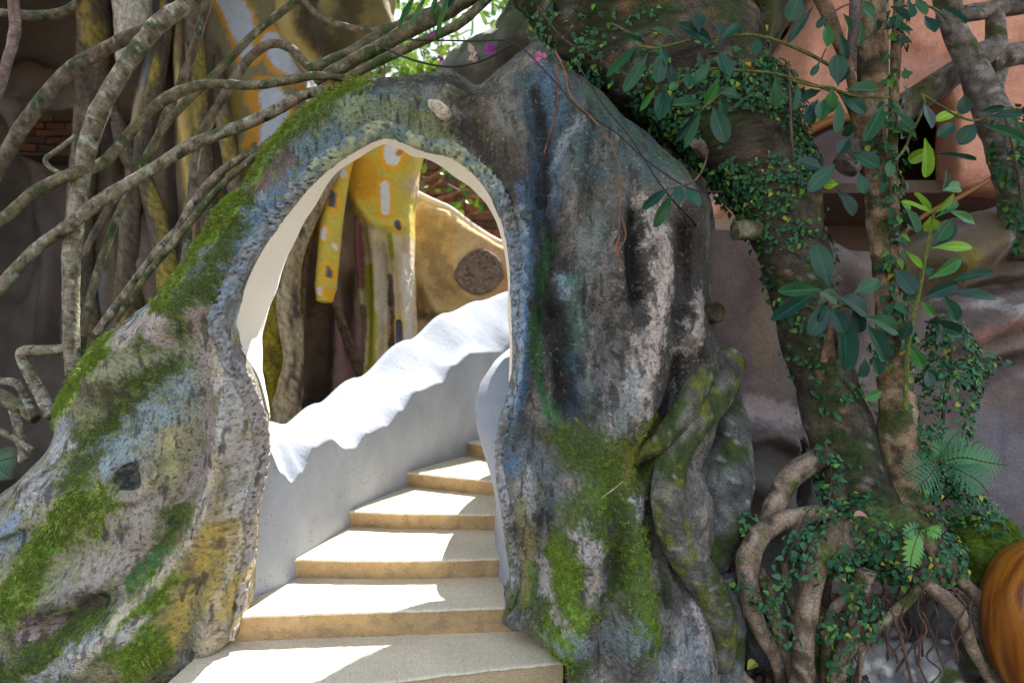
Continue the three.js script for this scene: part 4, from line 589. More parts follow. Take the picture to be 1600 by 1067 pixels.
// ------------------------------------------------------------------ house of sculpted roots on the left
{
  const Z = -2.9, house = thing('root_house', 'tall house front of grey and ochre sculpted roots behind the lianas', 'house');
  const rel = new Relief({
    res: .028, back: Z - .5, k: .2, rough: .03, roughF: 2.5, zMax: Z + .5, bounds: [-4.1, -1.15, -.1, 6.4],
    controls: [[150, 200, Z], [300, 200, Z + .05], [400, 100, Z], [250, 500, Z + .1], [420, 300, Z], [250, -200, Z]],
    outline: [[118, -360], [480, -380], [472, 120], [462, 215], [395, 290], [380, 420], [380, 900], [110, 900], [125, 500], [118, 300]],
    strokes: [{ p: [[150, -200], [148, 150], [128, 330], [150, 560]], w: 30, h: .2 }, { p: [[245, -100], [240, 100], [215, 280], [240, 500]], w: 26, h: .16 }, { p: [[285, -100], [292, 150], [310, 330], [300, 520]], w: 22, h: .16 }, { p: [[265, 60], [262, 220], [270, 420]], w: 10, h: -.15 }, { p: [[330, 0], [325, 180], [345, 330], [350, 500]], w: 24, h: .14 }, { p: [[200, 150], [180, 300], [200, 500]], w: 12, h: -.15 }, { p: [[380, 200], [385, 350], [370, 500]], w: 20, h: .16 }, { p: [[175, 220], [215, 235], [235, 300], [270, 420]], w: 16, h: .14 }],
  });
  const warm = [.50, .38, .13], mud = [.28, .21, .17];
  mesh('wall', paintRelief(rel.build(), rel, [[.12, .09, .06], [.21, .165, .11]], [
    { c: [.34, .32, .31], p: [[150, -100], [150, 150], [130, 330], [150, 520]], w: 26, n: .8, f: 4, sy: .3 }, { c: [.10, .075, .06], p: [[180, 160], [190, 320], [200, 480]], w: 18, n: .7, f: 4, sy: .3 }, { c: [.30, .32, .34], p: [[248, 0], [240, 120], [215, 200]], w: 16, n: .8, f: 5, sy: .3 }, { c: [.34, .26, .15], p: [[215, 160], [230, 190]], w: 26, n: .9, f: 6 },
    { c: warm, p: [[270, 0], [285, 160], [305, 330], [300, 420]], w: 20, n: .8, f: 4, sy: .25 }, { c: [.34, .26, .02], p: [[305, 150], [320, 230], [345, 330]], w: 14, n: .8, f: 5, sy: .25 }, { c: [.26, .20, .03], p: [[360, 150], [375, 300], [370, 420]], w: 26, n: .8, f: 4, sy: .25 }, { c: mud, p: [[220, 260], [250, 400], [270, 520]], w: 30, n: .7, f: 4, sy: .3 }, { c: [.12, .09, .07], p: [[262, 60], [262, 220], [270, 420]], w: 9, n: .6, f: 5, sy: .2 }, { c: [.12, .10, .06], p: [[342, 20], [350, 160], [362, 330]], w: 9, n: .6, f: 5, sy: .2 },
    // pale blue panels edged with orange
    { c: [.20, .19, .10], p: [[330, -40], [400, 60], [430, 140], [440, 220]], w: 60, n: .1, s: .2 },
    { c: [.52, .26, .03], p: [[352, -10], [378, 40], [388, 78]], w: 28, n: .2, s: .12 }, { c: [.46, .52, .62], p: [[352, -14], [376, 36], [388, 74]], w: 20, n: .2, s: .12 },
    { c: [.52, .26, .03], p: [[418, 62], [440, 95], [462, 112]], w: 25, n: .2, s: .12 }, { c: [.46, .52, .62], p: [[424, 66], [440, 92], [462, 108]], w: 17, n: .2, s: .12 },
    { c: [.52, .26, .03], p: [[412, 150], [425, 185], [418, 230]], w: 33, n: .2, s: .12 }, { c: [.46, .52, .62], p: [[424, 152], [430, 185], [424, 230]], w: 21, n: .2, s: .12 },
  ], 3), M.paintedRelief, house);
  const pal = { a: [.14, .11, .075], b: [.28, .22, .15], f: 4, sy: .3, spots: [{ c: [.40, .31, .07], t: .06, f: 3, sy: .3 }, { c: [.10, .08, .06], t: .14, f: 7, sy: .2 }] };
  const roots = [
    [[[140, -160, 20], [146, 60, 22], [132, 220, 18], [124, 380, 20], [130, 560, 26]], 2], [[[172, 150, 10], [196, 230, 14], [232, 300, 13], [262, 420, 16], [270, 560, 18]], 5], [[[262, -150, 9], [258, 40, 10], [232, 180, 12], [205, 330, 14], [200, 560, 20]], 9],
    [[[300, -120, 12], [306, 80, 14], [318, 230, 12], [330, 400, 14], [340, 560, 16]], 12], [[[335, 40, 8], [350, 200, 11], [372, 330, 12], [376, 520, 14]], 15], [[[395, 210, 9], [402, 300, 10], [395, 420, 12]], 28],
  ];
  for (const [l, s] of roots) mesh('root', mottle(tube(l.map((q, i) => at(q[0], q[1], i || q[1] < 0 ? Z + .22 : Z - .02)), l.map((q, i) => mpx(i || q[1] < 0 ? q[2] : q[2] * .4, Z)), { sides: 14, seg: 60, flute: .1, bump: .12, freq: 4, seed: s }), pal, s), M.bark, house);
  // big overhanging eave, lit left side and shaded right painted into the ochre
  const er = new Relief({ res: .03, back: Z - .3, k: .3, rough: .03, roughF: 2, zMax: Z + 1.0, controls: [[420, 0, Z + .2], [500, 20, Z + .5], [570, 20, Z + .3], [480, 100, Z + .2], [500, -100, Z + .5]], outline: smoothClosed([[395, -160], [410, -20], [424, 40], [450, 85], [492, 112], [520, 92], [560, 66], [596, 44], [604, 20], [596, -30], [600, -180]], 4), strokes: [{ p: [[500, -60], [480, 30], [500, 100]], w: 20, h: -.12 }] });
  mesh('eave', paintRelief(er.build(), er, [[.20, .16, .05], [.30, .24, .08]], [{ c: [.48, .38, .14], p: [[425, -40], [445, 50], [490, 105]], w: 26, n: .5, f: 3 }, { c: [.045, .04, .025], p: [[490, -40], [480, 30], [520, 90]], w: 34, n: .6, f: 4, a: .9 }, { c: [.06, .05, .02], p: [[545, -60], [545, 20], [530, 80]], w: 22, n: .6, f: 4, a: .8 }], 3), M.paintedRelief, house, 'ochre overhanging eave with lit left and shaded right painted on');
  const pg = limbGeo([[196, -220, Z + .3, 32], [202, -40, Z + .34, 30], [207, 40, Z + .34, 27], [198, 90, Z + .3, 17], [193, 120, Z + .26, 4]], { sides: 20, seg: 50, bump: .03 });
  mesh('pale_panel', mottle(pg, { a: [.8, .74, .66], b: [.84, .8, .74], f: 3 }, 3), M.bark, house, 'cream strip with sunlit brightness painted on');  // colour lightened to carry the bright sunlight on this strip
}
{ // rock hollow at the far left, unseen roof and side added to darken it
  const Z = -4.7, cave = thing('rock_hollow', 'grey brown rock hollow behind the lianas under an added roof', 'rock');
  const rel = new Relief({ res: .06, back: Z - .6, k: .25, rough: .06, roughF: 1.6, zMax: Z + .9, bounds: [-7.6, -4.35, -.1, 6.4], controls: [[0, 100, Z + .2], [80, 300, Z - .1], [20, 500, Z], [100, 100, Z], [-200, 300, Z + .4]], outline: [[-300, -420], [150, -420], [140, 60], [122, 110], [98, 130], [96, 165], [118, 190], [132, 300], [170, 900], [-300, 900]], strokes: [{ p: [[-40, 150], [40, 190], [60, 260]], w: 30, h: .3 }, { p: [[0, 20], [90, 30], [130, 10]], w: 26, h: .25 }, { p: [[10, 240], [20, 380], [0, 480]], w: 40, h: -.3 }, { p: [[60, 280], [90, 400], [70, 560]], w: 26, h: .2 }] });
  mesh('back_wall', paintRelief(rel.build(), rel, [[.10, .085, .072], [.17, .14, .12]], [{ c: [.24, .2, .17], p: [[-20, 160], [30, 180], [50, 250]], w: 26, n: .8, f: 4 }, { c: [.2, .16, .14], p: [[40, 120], [100, 100]], w: 26, n: .8, f: 4 }], 2), M.paintedRelief, cave);
  const mat = std({ color: lin(.15, .13, .11), bumpMap: rep(grainTex, 3), bumpScale: .03 });
  const slab = (n, x0, x1, y0, y1, z0, z1, d) => { const g = new THREE.BoxGeometry(x1 - x0, y1 - y0, z1 - z0, 16, 6, 16), p = g.attributes.position; g.translate((x0 + x1) / 2, (y0 + y1) / 2, (z0 + z1) / 2); for (let i = 0; i < p.count; i++) { const x = p.getX(i), y = p.getY(i), z = p.getZ(i); p.setXYZ(i, x + d * fbm(x * 2, y * 2, z * 2, 3), y + d * fbm(x * 2 + 9, y * 2, z * 2, 3), z + d * fbm(x * 2, y * 2 + 9, z * 2, 3)); } g.computeVertexNormals(); mesh(n, g, mat, cave); };
  slab('added_overhang', -7.8, -3.75, 4.75, 5.3, Z - .3, -1.7, .3); slab('side_wall', -7.2, -6.6, -.1, 5.2, Z - .3, -1.7, .3);
  const t = thing('brick_patch', 'small patch of orange bricks in the rock hollow', 'bricks'), r = mulberry(23), ZB = Z + .38, o = at(44, 232, ZB);
  const mats = [[.30, .12, .05], [.36, .16, .06], [.22, .10, .05], [.16, .09, .06]].map(c => std({ color: lin(...c), bumpMap: rep(grainTex, 4), bumpScale: .02 }));
  const geos = [0, 1, 2, 3].map(k => { const g = new THREE.BoxGeometry(.2, .066, .1, 4, 2, 1), p = g.attributes.position; for (let i = 0; i < p.count; i++) { const x = p.getX(i), y = p.getY(i), z = p.getZ(i); p.setXYZ(i, x + .014 * noise(x * 16 + k * 9, y * 30, z * 9), y + .012 * noise(x * 16, y * 30 + k * 9, z * 9), z + .014 * noise(x * 16, y * 30, z * 9 + k * 9)); } g.computeVertexNormals(); g.userData.local = true; return g; });
  for (let row = 0; row < 6; row++) for (let k = 0; k < 3; k++) { if ((row > 3 && k === 0) || (row === 5 && k === 1) || (row === 0 && k === 2)) continue; const m = mesh('brick', geos[Math.floor(r() * 4)], mats[Math.floor(r() * 4)], t); m.position.set(o.x + k * .215 + (row % 2) * .1 + (r() - .5) * .02, o.y + row * .08, ZB + (r() - .5) * .05); m.rotation.set(0, (r() - .5) * .12, (r() - .5) * .05); }
  const b = new THREE.BoxGeometry(.72, .5, .5, 8, 6, 2), bp = b.attributes.position; for (let i = 0; i < bp.count; i++) bp.setZ(i, bp.getZ(i) + .05 * noise(bp.getX(i) * 7, bp.getY(i) * 7, 2)); b.computeVertexNormals(); b.translate(o.x + .24, o.y + .18, ZB - .27); mesh('mortar', b, std({ color: lin(.16, .12, .09), bumpMap: rep(grainTex, 3), bumpScale: .03 }), t);
}
// lianas ----------------------------------------------------------------------
const barkGrey = { a: [.25, .20, .13], b: [.43, .37, .26], f: 14, sy: .8, spots: [{ c: [.12, .14, .06], t: .14, f: 9 }, { c: [.50, .52, .44], t: .14, f: 22, w: .06 }, { c: [.07, .05, .035], t: .2, f: 30 }] };
const barkBrown = { a: [.16, .115, .075], b: [.31, .24, .165], f: 14, spots: [{ c: [.08, .10, .05], t: .1, f: 9 }, { c: [.4, .4, .34], t: .24, f: 24 }] };
const barkMoss = { a: [.15, .135, .07], b: [.30, .26, .15], f: 12, spots: [{ c: [.08, .12, .03], t: .08, f: 8 }, { c: [.42, .42, .34], t: .22, f: 26 }] };
const lianas = [
  ['thick pale upright liana, lichen spotted, standing on the mossy ridge', [[330, -30, -.55, 12], [290, 8, -.5, 12], [262, 26, -.46, 13], [225, 62, -.4, 13], [190, 112, -.36, 13], [160, 162, -.32, 13], [140, 215, -.3, 13], [124, 290, -.26, 13], [113, 370, -.22, 13], [110, 450, -.18, 12], [111, 530, -.14, 12], [116, 585, -.1, 13]], barkGrey],
  ['thick brown liana sweeping down and out past the dark hollow wall', [[238, 40, -.5, 9], [190, 63, -.5, 10], [140, 89, -.48, 10], [100, 118, -.46, 11], [40, 190, -.42, 11], [0, 255, -.4, 11], [-50, 350, -.38, 11]], barkBrown],
  ['long liana arching flat over the pale upright one to the moss', [[-40, 370, -.2, 9], [0, 345, -.22, 9], [55, 300, -.25, 9], [110, 272, -.2, 9], [160, 255, -.4, 9], [200, 210, -.42, 8], [240, 166, -.42, 8], [290, 139, -.4, 8], [325, 131, -.36, 7], [400, 133, -.28, 7], [450, 125, -.2, 7], [500, 118, -.18, 6], [550, 124, -.26, 6]], barkMoss],
  ['long straight liana rising to the mossy shoulder of the arch', [[-30, 480, -.2, 9], [0, 447, -.2, 9], [60, 385, -.2, 9], [115, 346, -.14, 9], [160, 311, -.2, 9], [240, 263, -.24, 9], [300, 226, -.22, 9], [380, 195, -.18, 9], [430, 172, -.14, 9], [475, 148, -.14, 8], [520, 140, -.22, 8]], barkGrey],
  ['thin greenish liana running diagonally up to the eave', [[118, 590, -.2, 6], [132, 505, -.26, 6], [150, 430, -.4, 6], [182, 340, -.5, 6], [200, 300, -.54, 6], [225, 250, -.58, 6], [262, 190, -.6, 6], [330, 121, -.62, 6], [400, 50, -.64, 6], [470, -5, -.66, 6]], barkMoss],
  ['dark thin liana crossing the ochre roots', [[128, 400, -.7, 5], [172, 320, -.75, 5], [230, 250, -.75, 5], [258, 180, -.75, 6], [288, 115, -.75, 6], [310, 50, -.75, 6], [328, -15, -.75, 7]], barkBrown],
  ['bent brown liana looping over the blue panels', [[292, 420, -.4, 6], [296, 330, -.6, 6], [312, 215, -.68, 6], [350, 150, -.62, 7], [388, 92, -.58, 7], [420, 69, -.55, 7], [452, 74, -.5, 7], [478, 100, -.42, 7], [500, 108, -.35, 6]], barkBrown],
  ['pink brown liana hanging in front of the dark hollow wall', [[18, -20, -.5, 8], [22, 50, -.5, 8], [6, 110, -.5, 7], [-12, 170, -.5, 7]], { a: [.30, .2, .17], b: [.4, .3, .26], f: 12 }],
  ['dim liana along the top of the dark hollow wall', [[-10, 18, -1.2, 6], [40, 24, -1.2, 7], [95, 19, -1.2, 7], [118, 4, -1.2, 6], [126, -20, -1.2, 6]], barkBrown],
  ['grey liana lying close above the ridge moss', [[150, 520, -.2, 6], [190, 466, -.16, 6], [218, 428, -.14, 6], [250, 386, -.14, 6], [280, 354, -.16, 6], [300, 318, -.18, 6], [340, 272, -.18, 6], [388, 240, -.16, 5], [430, 215, -.22, 5]], barkGrey],
  ['second grey liana pressed against the ridge moss', [[180, 500, -.2, 5], [232, 425, -.12, 5], [270, 380, -.08, 6], [305, 336, -.1, 6], [345, 290, -.1, 5], [380, 258, -.12, 5], [410, 235, -.2, 5]], barkMoss],
  ['short pale liana dangling before the ochre roots', [[280, 440, -.5, 5], [296, 350, -.8, 5], [304, 270, -.9, 5], [308, 235, -.9, 5], [322, 205, -.9, 5], [335, 180, -.9, 4]], barkGrey],
  ['thin curved twig hooked before the orange bricks', [[118, 212, -.9, 3.5], [92, 232, -.9, 3.5], [70, 250, -.9, 3.5], [78, 262, -.9, 3.5], [100, 273, -.9, 3]], barkGrey],
  ['broken root elbow propped behind the ridge', [[112, 545, -.2, 8], [70, 547, -.2, 8], [34, 552, -.2, 9], [46, 585, -.2, 9], [62, 615, -.2, 10], [80, 650, -.16, 10]], barkGrey],
  ['short forked pale root at the foot of the ridge', [[-10, 594, -.2, 6], [26, 600, -.2, 6], [38, 620, -.2, 6], [52, 650, -.2, 6]], barkGrey],
  ['fat green stained root stub beneath the forked one', [[-20, 612, -.3, 12], [10, 624, -.3, 11], [35, 638, -.28, 10], [55, 655, -.26, 8]], barkMoss],
  ['stubby upright pale root at the foot of the ridge', [[20, 640, -.1, 7], [26, 662, -.1, 7], [32, 690, -.1, 7], [36, 720, -.06, 7]], barkGrey],
  ['low pale root poking across the stubby one', [[-15, 668, -.05, 5], [12, 680, -.04, 5], [38, 696, -.02, 5], [52, 706, .02, 5]], barkGrey],
  ['mossy thick liana stretching over the crown of the arch to the top', [[492, 128, -.2, 7], [530, 105, -.22, 9], [575, 82, -.24, 10], [640, 46, -.26, 12], [700, 14, -.28, 13], [770, -30, -.3, 14]], barkMoss],
  ['second mossy liana bundled over the crown of the arch', [[480, 108, -.34, 7], [540, 84, -.36, 8], [590, 56, -.38, 8], [640, 32, -.4, 8], [720, 0, -.42, 8], [760, -30, -.44, 8]], barkMoss],
  ['smooth brown liana sagging below the eave', [[470, -8, -.6, 4.5], [490, 18, -.58, 5], [530, 38, -.55, 5], [575, 46, -.5, 5], [620, 38, -.48, 5], [680, 12, -.46, 5], [720, -20, -.46, 5]], barkBrown],
  ['dark mossy liana lowest on the crown of the arch', [[540, 122, -.12, 6], [600, 92, -.16, 7], [660, 64, -.2, 7], [715, 38, -.22, 7], [770, -10, -.24, 7]], barkMoss],
];
lianas.forEach(([label, l, pal], i) => tag(mesh('liana', mottle(limbGeo(l, { sides: 12, seg: l.length * 14, bump: .1, freq: 14, knob: .12, seed: i * 5.1 }), pal, i * 2.3), M.bark), label, 'liana', 'lianas left of the archway'));
// ------------------------------------------------------------------ peach house, rock walls and grey limbs on the right
{
  const Z = -1.9, house = thing('peach_house', 'peach painted curving house wall behind the leafy branches', 'house');
  const rel = new Relief({
    res: .025, back: Z - .35, k: .2, rough: .02, roughF: 2, zMax: Z + .5, bounds: [.55, 5.2, 1.2, 6.2],
    controls: [[1200, 200, Z], [1300, 100, Z + .1], [1450, 100, Z], [1600, 60, Z - .05], [1700, 100, Z]],
    outline: smoothClosed([[1130, 330], [1150, 270], [1185, 190], [1202, 120], [1225, 70], [1262, 18], [1290, -60], [1290, -330], [1900, -330], [1900, 300], [1700, 300], [1420, 288], [1250, 286]], 4),
    hole: [[1237, 268], [1240, 228], [1262, 205], [1298, 186], [1345, 180], [1420, 150], [1480, 128], [1500, 180], [1500, 340], [1242, 340]],
    strokes: [{ p: [[1270, 60], [1250, 140], [1240, 200]], w: 26, h: .06 }, { p: [[1310, 40], [1300, 110]], w: 18, h: -.05 }, { p: [[1400, 60], [1440, 90], [1500, 80]], w: 24, h: -.05 }],
  });
  const peach = [.76, .36, .24];
  mesh('wall', paintRelief(rel.build(), rel, [peach, [.80, .42, .28]], [{ c: [.74, .52, .26], p: [[1215, 130], [1190, 190], [1175, 250], [1170, 330]], w: 27, n: .2, s: .3, f: 3 }, { c: [.42, .20, .16], p: [[1400, 60], [1450, 110], [1600, 80]], w: 50, n: .7, f: 4, a: .6, s: .8 }, { c: [.48, .20, .14], p: [[1305, 50], [1290, 110]], w: 12, n: .8, f: 6, a: .6, s: .8 }], 4), M.paintedRelief, house);
  const wood = new THREE.MeshPhysicalMaterial({ color: lin(.34, .13, .015), roughness: .4, clearcoat: .4, bumpMap: rep(barkTex, 4), bumpScale: .004 });
  const win = mesh('window', tube([[1236, 276], [1238, 232], [1260, 208], [1300, 188], [1340, 180], [1420, 148], [1490, 122]].map(q => at(q[0], q[1], Z + .06)), Array(7).fill(.035), { sides: 8, seg: 60, bump: .02 }), wood, house, 'amber wooden window frame');
  mesh('inner_frame', tube([[1248, 276], [1250, 236], [1266, 218], [1300, 198], [1340, 190]].map(q => at(q[0], q[1], Z)), Array(5).fill(.016), { sides: 6, seg: 30, bump: .02 }), std({ color: lin(.05, .03, .03) }), win);
  const sh = new THREE.Shape(); [[1238, 286], [1240, 232], [1262, 210], [1300, 191], [1344, 182], [1344, 286]].forEach((q, i) => { const v = at(q[0], q[1], Z - .02); i ? sh.lineTo(v.x, v.y) : sh.moveTo(v.x, v.y); });
  const pg = new THREE.ShapeGeometry(sh); pg.translate(0, 0, Z - .02);
  mesh('pane', pg, new THREE.MeshPhysicalMaterial({ color: lin(.2, .11, .1), roughness: .3, transmission: .5, thickness: 0, side: THREE.DoubleSide }), win, 'dusty dark window pane');
}
{ // dark mossy mass between the trunk and the peach house
  const Z = -1.0, rel = new Relief({ res: .03, back: Z - .4, k: .3, rough: .04, roughF: 3, zMax: Z + .4, controls: [[1000, 100, Z], [1180, 200, Z], [1150, 0, Z + .1]], outline: smoothClosed([[850, 400], [720, 160], [668, 108], [668, 84], [705, 55], [756, 18], [800, -40], [850, -320], [1300, -320], [1290, -40], [1258, 12], [1222, 66], [1198, 120], [1180, 190], [1150, 262], [1128, 300], [1120, 420]], 4), strokes: [{ p: [[1180, -100], [1190, 60], [1160, 160]], w: 30, h: .15 }, { p: [[1140, -40], [1150, 80], [1130, 180]], w: 16, h: -.12 }] });
  tag(mesh('mossy_rock_face', paintRelief(rel.build(), rel, [[.045, .042, .025], [.10, .085, .05]], [{ c: [.05, .065, .015], p: [[1180, -40], [1190, 80], [1160, 200]], w: 40, n: .8, f: 5 }, { c: [.19, .16, .13], p: [[1170, 40], [1165, 110]], w: 18, n: 1, f: 10, a: .7 }, { c: [.22, .22, .19], p: [[680, 100], [740, 60], [820, 20]], w: 40, n: .9, f: 7, a: .8 }, { c: [.07, .10, .03], p: [[720, 60], [780, 30], [840, 0]], w: 26, n: 1, f: 9, a: .8 }], 5), M.paintedRelief), 'dark mossy rock face between the leaning trunk and the peach house', 'rock');
}
{ // the room behind the window and the open storey below it, closed by walls, slabs and roof
  const house = scene.getObjectByName('peach_house'), mat = std({ color: lin(.30, .21, .16), bumpMap: rep(grainTex, 2), bumpScale: .01 });
  const slab = (n, x0, x1, y0, y1, z0, z1) => { const g = new THREE.BoxGeometry(x1 - x0, y1 - y0, z1 - z0); g.translate((x0 + x1) / 2, (y0 + y1) / 2, (z0 + z1) / 2); mesh(n, g, mat, house); };
  slab('back_wall', 1.95, 5.2, 1.3, 5.9, -3.8, -3.65); slab('roof', 1.5, 5.2, 5.2, 5.35, -3.64, -2.0); slab('floor_slab', 1.98, 5.2, 2.78, 2.88, -3.64, -2.12); slab('floor_slab', 1.98, 5.2, 1.6, 1.75, -3.64, -1.3); slab('side_wall', 1.82, 1.96, 1.3, 5.19, -3.64, -2.12); slab('side_wall', 5.2, 5.35, 1.3, 5.9, -3.8, -1.5);
  tag(mesh('rail', tube([[1380, 400], [1440, 340], [1500, 308], [1570, 268], [1640, 235]].map(q => at(q[0], q[1], -1.6)), Array(5).fill(.018), { sides: 8 }), std({ color: lin(.30, .12, .02), roughness: .5 })), 'amber wooden rail slanting across the open storey below the peach house', 'rail');
}
{ // rock-like wall below
  const Z = -.95, rel = new Relief({
    res: .02, back: Z - .5, k: .22, rough: .02, roughF: 3.5, zMax: Z + .6, bounds: [.9, 4.6, -.1, 2.5],
    controls: [[1180, 450, Z], [1220, 600, Z + .05], [1200, 760, Z + .15], [1400, 500, Z - .1], [1550, 420, Z + .1], [1550, 700, Z], [1700, 500, Z], [1450, 900, Z - .1]],
    outline: smoothClosed([[1090, 1250], [1090, 350], [1130, 350], [1200, 356], [1260, 348], [1330, 380], [1400, 388], [1460, 372], [1530, 335], [1610, 310], [1800, 300], [1900, 700], [1900, 1250]], 4),
    strokes: [{ p: [[1140, 690], [1200, 672], [1260, 700]], w: 26, h: .14 }, { p: [[1150, 740], [1210, 780], [1230, 860]], w: 40, h: .12 }, { p: [[1240, 680], [1262, 720], [1250, 800]], w: 10, h: -.12 }, { p: [[1620, 360], [1540, 380], [1450, 430]], w: 46, h: .2 }, { p: [[1620, 480], [1560, 500], [1470, 540]], w: 34, h: .16 }, { p: [[1620, 440], [1540, 452], [1460, 490]], w: 16, h: -.18 }, { p: [[1620, 560], [1550, 580], [1490, 640]], w: 22, h: -.15 }, { p: [[1330, 400], [1350, 520], [1320, 640]], w: 40, h: .1 }],
  });
  tag(mesh('rock_wall', paintRelief(rel.build(), rel, [[.13, .10, .09], [.22, .175, .155]], [
    { c: [.15, .08, .075], p: [[1150, 390], [1180, 420], [1160, 470]], w: 34, n: .8, f: 4, a: .6, s: 1.2 }, { c: [.26, .19, .12], p: [[1190, 480], [1200, 560]], w: 30, n: .7, f: 4, a: .7 }, { c: [.46, .38, .37], p: [[1160, 640], [1210, 640], [1250, 650]], w: 26, n: .7, f: 5, a: .8 }, { c: [.15, .10, .12], p: [[1150, 560], [1140, 640]], w: 26, n: .6, f: 4, a: .7 },
    { c: [.12, .115, .10], p: [[1140, 720], [1200, 740], [1260, 760], [1220, 860]], w: 60, n: .5, f: 4 },
    { c: [.17, .13, .06], p: [[1440, 420], [1520, 380], [1580, 350]], w: 50, n: .8, f: 6, a: .8 }, { c: [.22, .18, .02], p: [[1490, 400], [1486, 440]], w: 16, n: .8, f: 8, a: .8 }, { c: [.42, .38, .42], p: [[1552, 375], [1550, 410]], w: 9, n: .9, f: 10, a: .7 }, { c: [.44, .42, .40], p: [[1470, 470], [1540, 475], [1600, 490]], w: 14, n: 1, f: 14, a: .8 }, { c: [.40, .22, .19], p: [[1520, 520], [1590, 500]], w: 20, n: .8, f: 8, a: .8 }, { c: [.17, .155, .17], p: [[1540, 680], [1600, 720], [1560, 800]], w: 60, n: .5, f: 4 }, { c: [.12, .11, .14], p: [[1570, 640], [1565, 740]], w: 10, n: .7, f: 6, a: .7, s: .8 },
  ], 4), M.paintedRelief), 'purple grey plastered rock wall behind the roots and trunks', 'rock wall');
}
{
  const pal = { a: [.17, .14, .12], b: [.34, .30, .27], f: 8, spots: [{ c: [.12, .13, .04], t: .06, f: 6 }, { c: [.48, .46, .45], t: .16, f: 18 }, { c: [.07, .06, .05], t: .2, f: 12 }] };
  const L = [
    ['pale grey limb slanting across the peach window', [[1320, 262, -1.0, 20], [1345, 232, -1.0, 20], [1416, 168, -1.0, 21], [1470, 130, -1.0, 20], [1520, 96, -1.0, 19], [1560, 70, -1.05, 18]]],
    ['thick grey white limb bending down beside the dark opening', [[1478, -10, -.8, 18], [1490, 40, -.8, 18], [1515, 92, -.8, 20], [1540, 146, -.8, 22], [1560, 195, -.8, 26], [1578, 250, -.8, 28], [1592, 320, -.8, 26], [1600, 400, -.8, 26]]],
    ['grey limb running level along the top of the peach house', [[1470, 28, -1.1, 12], [1530, 18, -1.1, 13], [1600, 8, -1.1, 13], [1680, -5, -1.1, 14]]], ['short grey limb standing between the level limbs', [[1556, 5, -1.1, 12], [1557, 50, -1.1, 14], [1560, 100, -1.1, 15], [1556, 140, -1.1, 12]]], ['stout grey limb running out past the peach wall', [[1545, 96, -1.05, 17], [1590, 84, -1.05, 17], [1660, 72, -1.05, 18]]],
  ];
  L.forEach(([label, l], i) => tag(mesh('grey_limb', mottle(limbGeo(l, { sides: 18, seg: 60, bump: .1, freq: 6, knob: .08, seed: i * 4 }), pal, i * 3), M.bark), label, 'limb', 'grey limbs before the peach house'));
}
// ------------------------------------------------------------------ trees and roots
const treeA = thing('fig_tree', 'massive leaning mossy trunk clad in small climbing leaves right of the arch', 'tree');
const trunkA = limbGeo([[1385, 880, .12, 62], [1350, 800, .06, 58], [1318, 690, .0, 50], [1288, 590, -.04, 46], [1258, 480, -.08, 46], [1236, 380, -.1, 52], [1196, 270, -.1, 72], [1134, 176, -.12, 98], [1058, 88, -.16, 124], [978, -5, -.24, 142], [915, -100, -.34, 142], [860, -240, -.5, 130]], { sides: 40, seg: 150, bump: .1, freq: 5, flute: .03, fluteN: 4 });
mesh('trunk', mottle(trunkA, { a: [.055, .045, .033], b: [.15, .12, .085], f: 6, spots: [{ c: [.05, .075, .018], t: -.05, f: 4, w: .16 }, { c: [.30, .17, .09], t: .2, f: 16 }, { c: [.32, .29, .25], t: .24, f: 24 }] }, 4), M.bark, treeA);
mesh('stub', mottle(limbGeo([[1215, 352, -.1, 17], [1175, 358, -.02, 16], [1156, 360, .02, 15], [1148, 361, .03, 13]], { sides: 24, seg: 24, bump: .22, freq: 14, flat: true }), { a: [.16, .15, .07], b: [.36, .33, .22], f: 14 }, 5), M.bark, treeA, 'sawn mossy stub');
mesh('stub', mottle(limbGeo([[1110, 245, -.05, 11], [1092, 228, .06, 11], [1087, 222, .09, 10]], { sides: 14, bump: .1, flat: true }), { a: [.2, .13, .08], b: [.4, .33, .27], f: 18 }, 6), M.bark, treeA, 'small sawn stub');

const treeB = thing('fig_tree', 'slim brown barked tree standing on a tangle of roots', 'tree');
const barkTan = { a: [.30, .18, .09], b: [.56, .40, .25], f: 16, sy: .8, spots: [{ c: [.10, .08, .04], t: .04, f: 8 }, { c: [.10, .12, .03], t: .14, f: 6 }] };
const rootPal = { a: [.30, .21, .14], b: [.48, .37, .27], f: 12, spots: [{ c: [.12, .085, .06], t: .1, f: 7 }, { c: [.10, .14, .02], t: .2, f: 5 }] };
const trunkB = limbGeo([[1424, 860, .1, 52], [1414, 790, .1, 38], [1406, 700, .1, 29], [1400, 580, .1, 25], [1390, 440, .08, 22], [1376, 330, .05, 20], [1368, 210, .0, 21], [1364, 70, -.05, 23], [1362, -40, -.1, 23], [1366, -300, -.2, 22]], { sides: 24, seg: 140, bump: .12, freq: 10 });
mesh('trunk', mottle(trunkB, barkTan, 7), M.bark, treeB);
const crownRoot = limbGeo([[1268, 880, .22, 22], [1300, 848, .2, 36], [1350, 828, .18, 46], [1400, 845, .18, 54], [1445, 870, .16, 48], [1480, 850, .1, 22]], { sides: 28, seg: 70, bump: .16, freq: 8, knob: .2 });
mesh('root_crown', mottle(crownRoot, { a: [.16, .11, .07], b: [.32, .24, .16], f: 9, spots: [{ c: [.10, .15, .02], t: .0, f: 5, w: .12 }, { c: [.07, .05, .04], t: .14, f: 9 }] }, 4), M.bark, treeB);
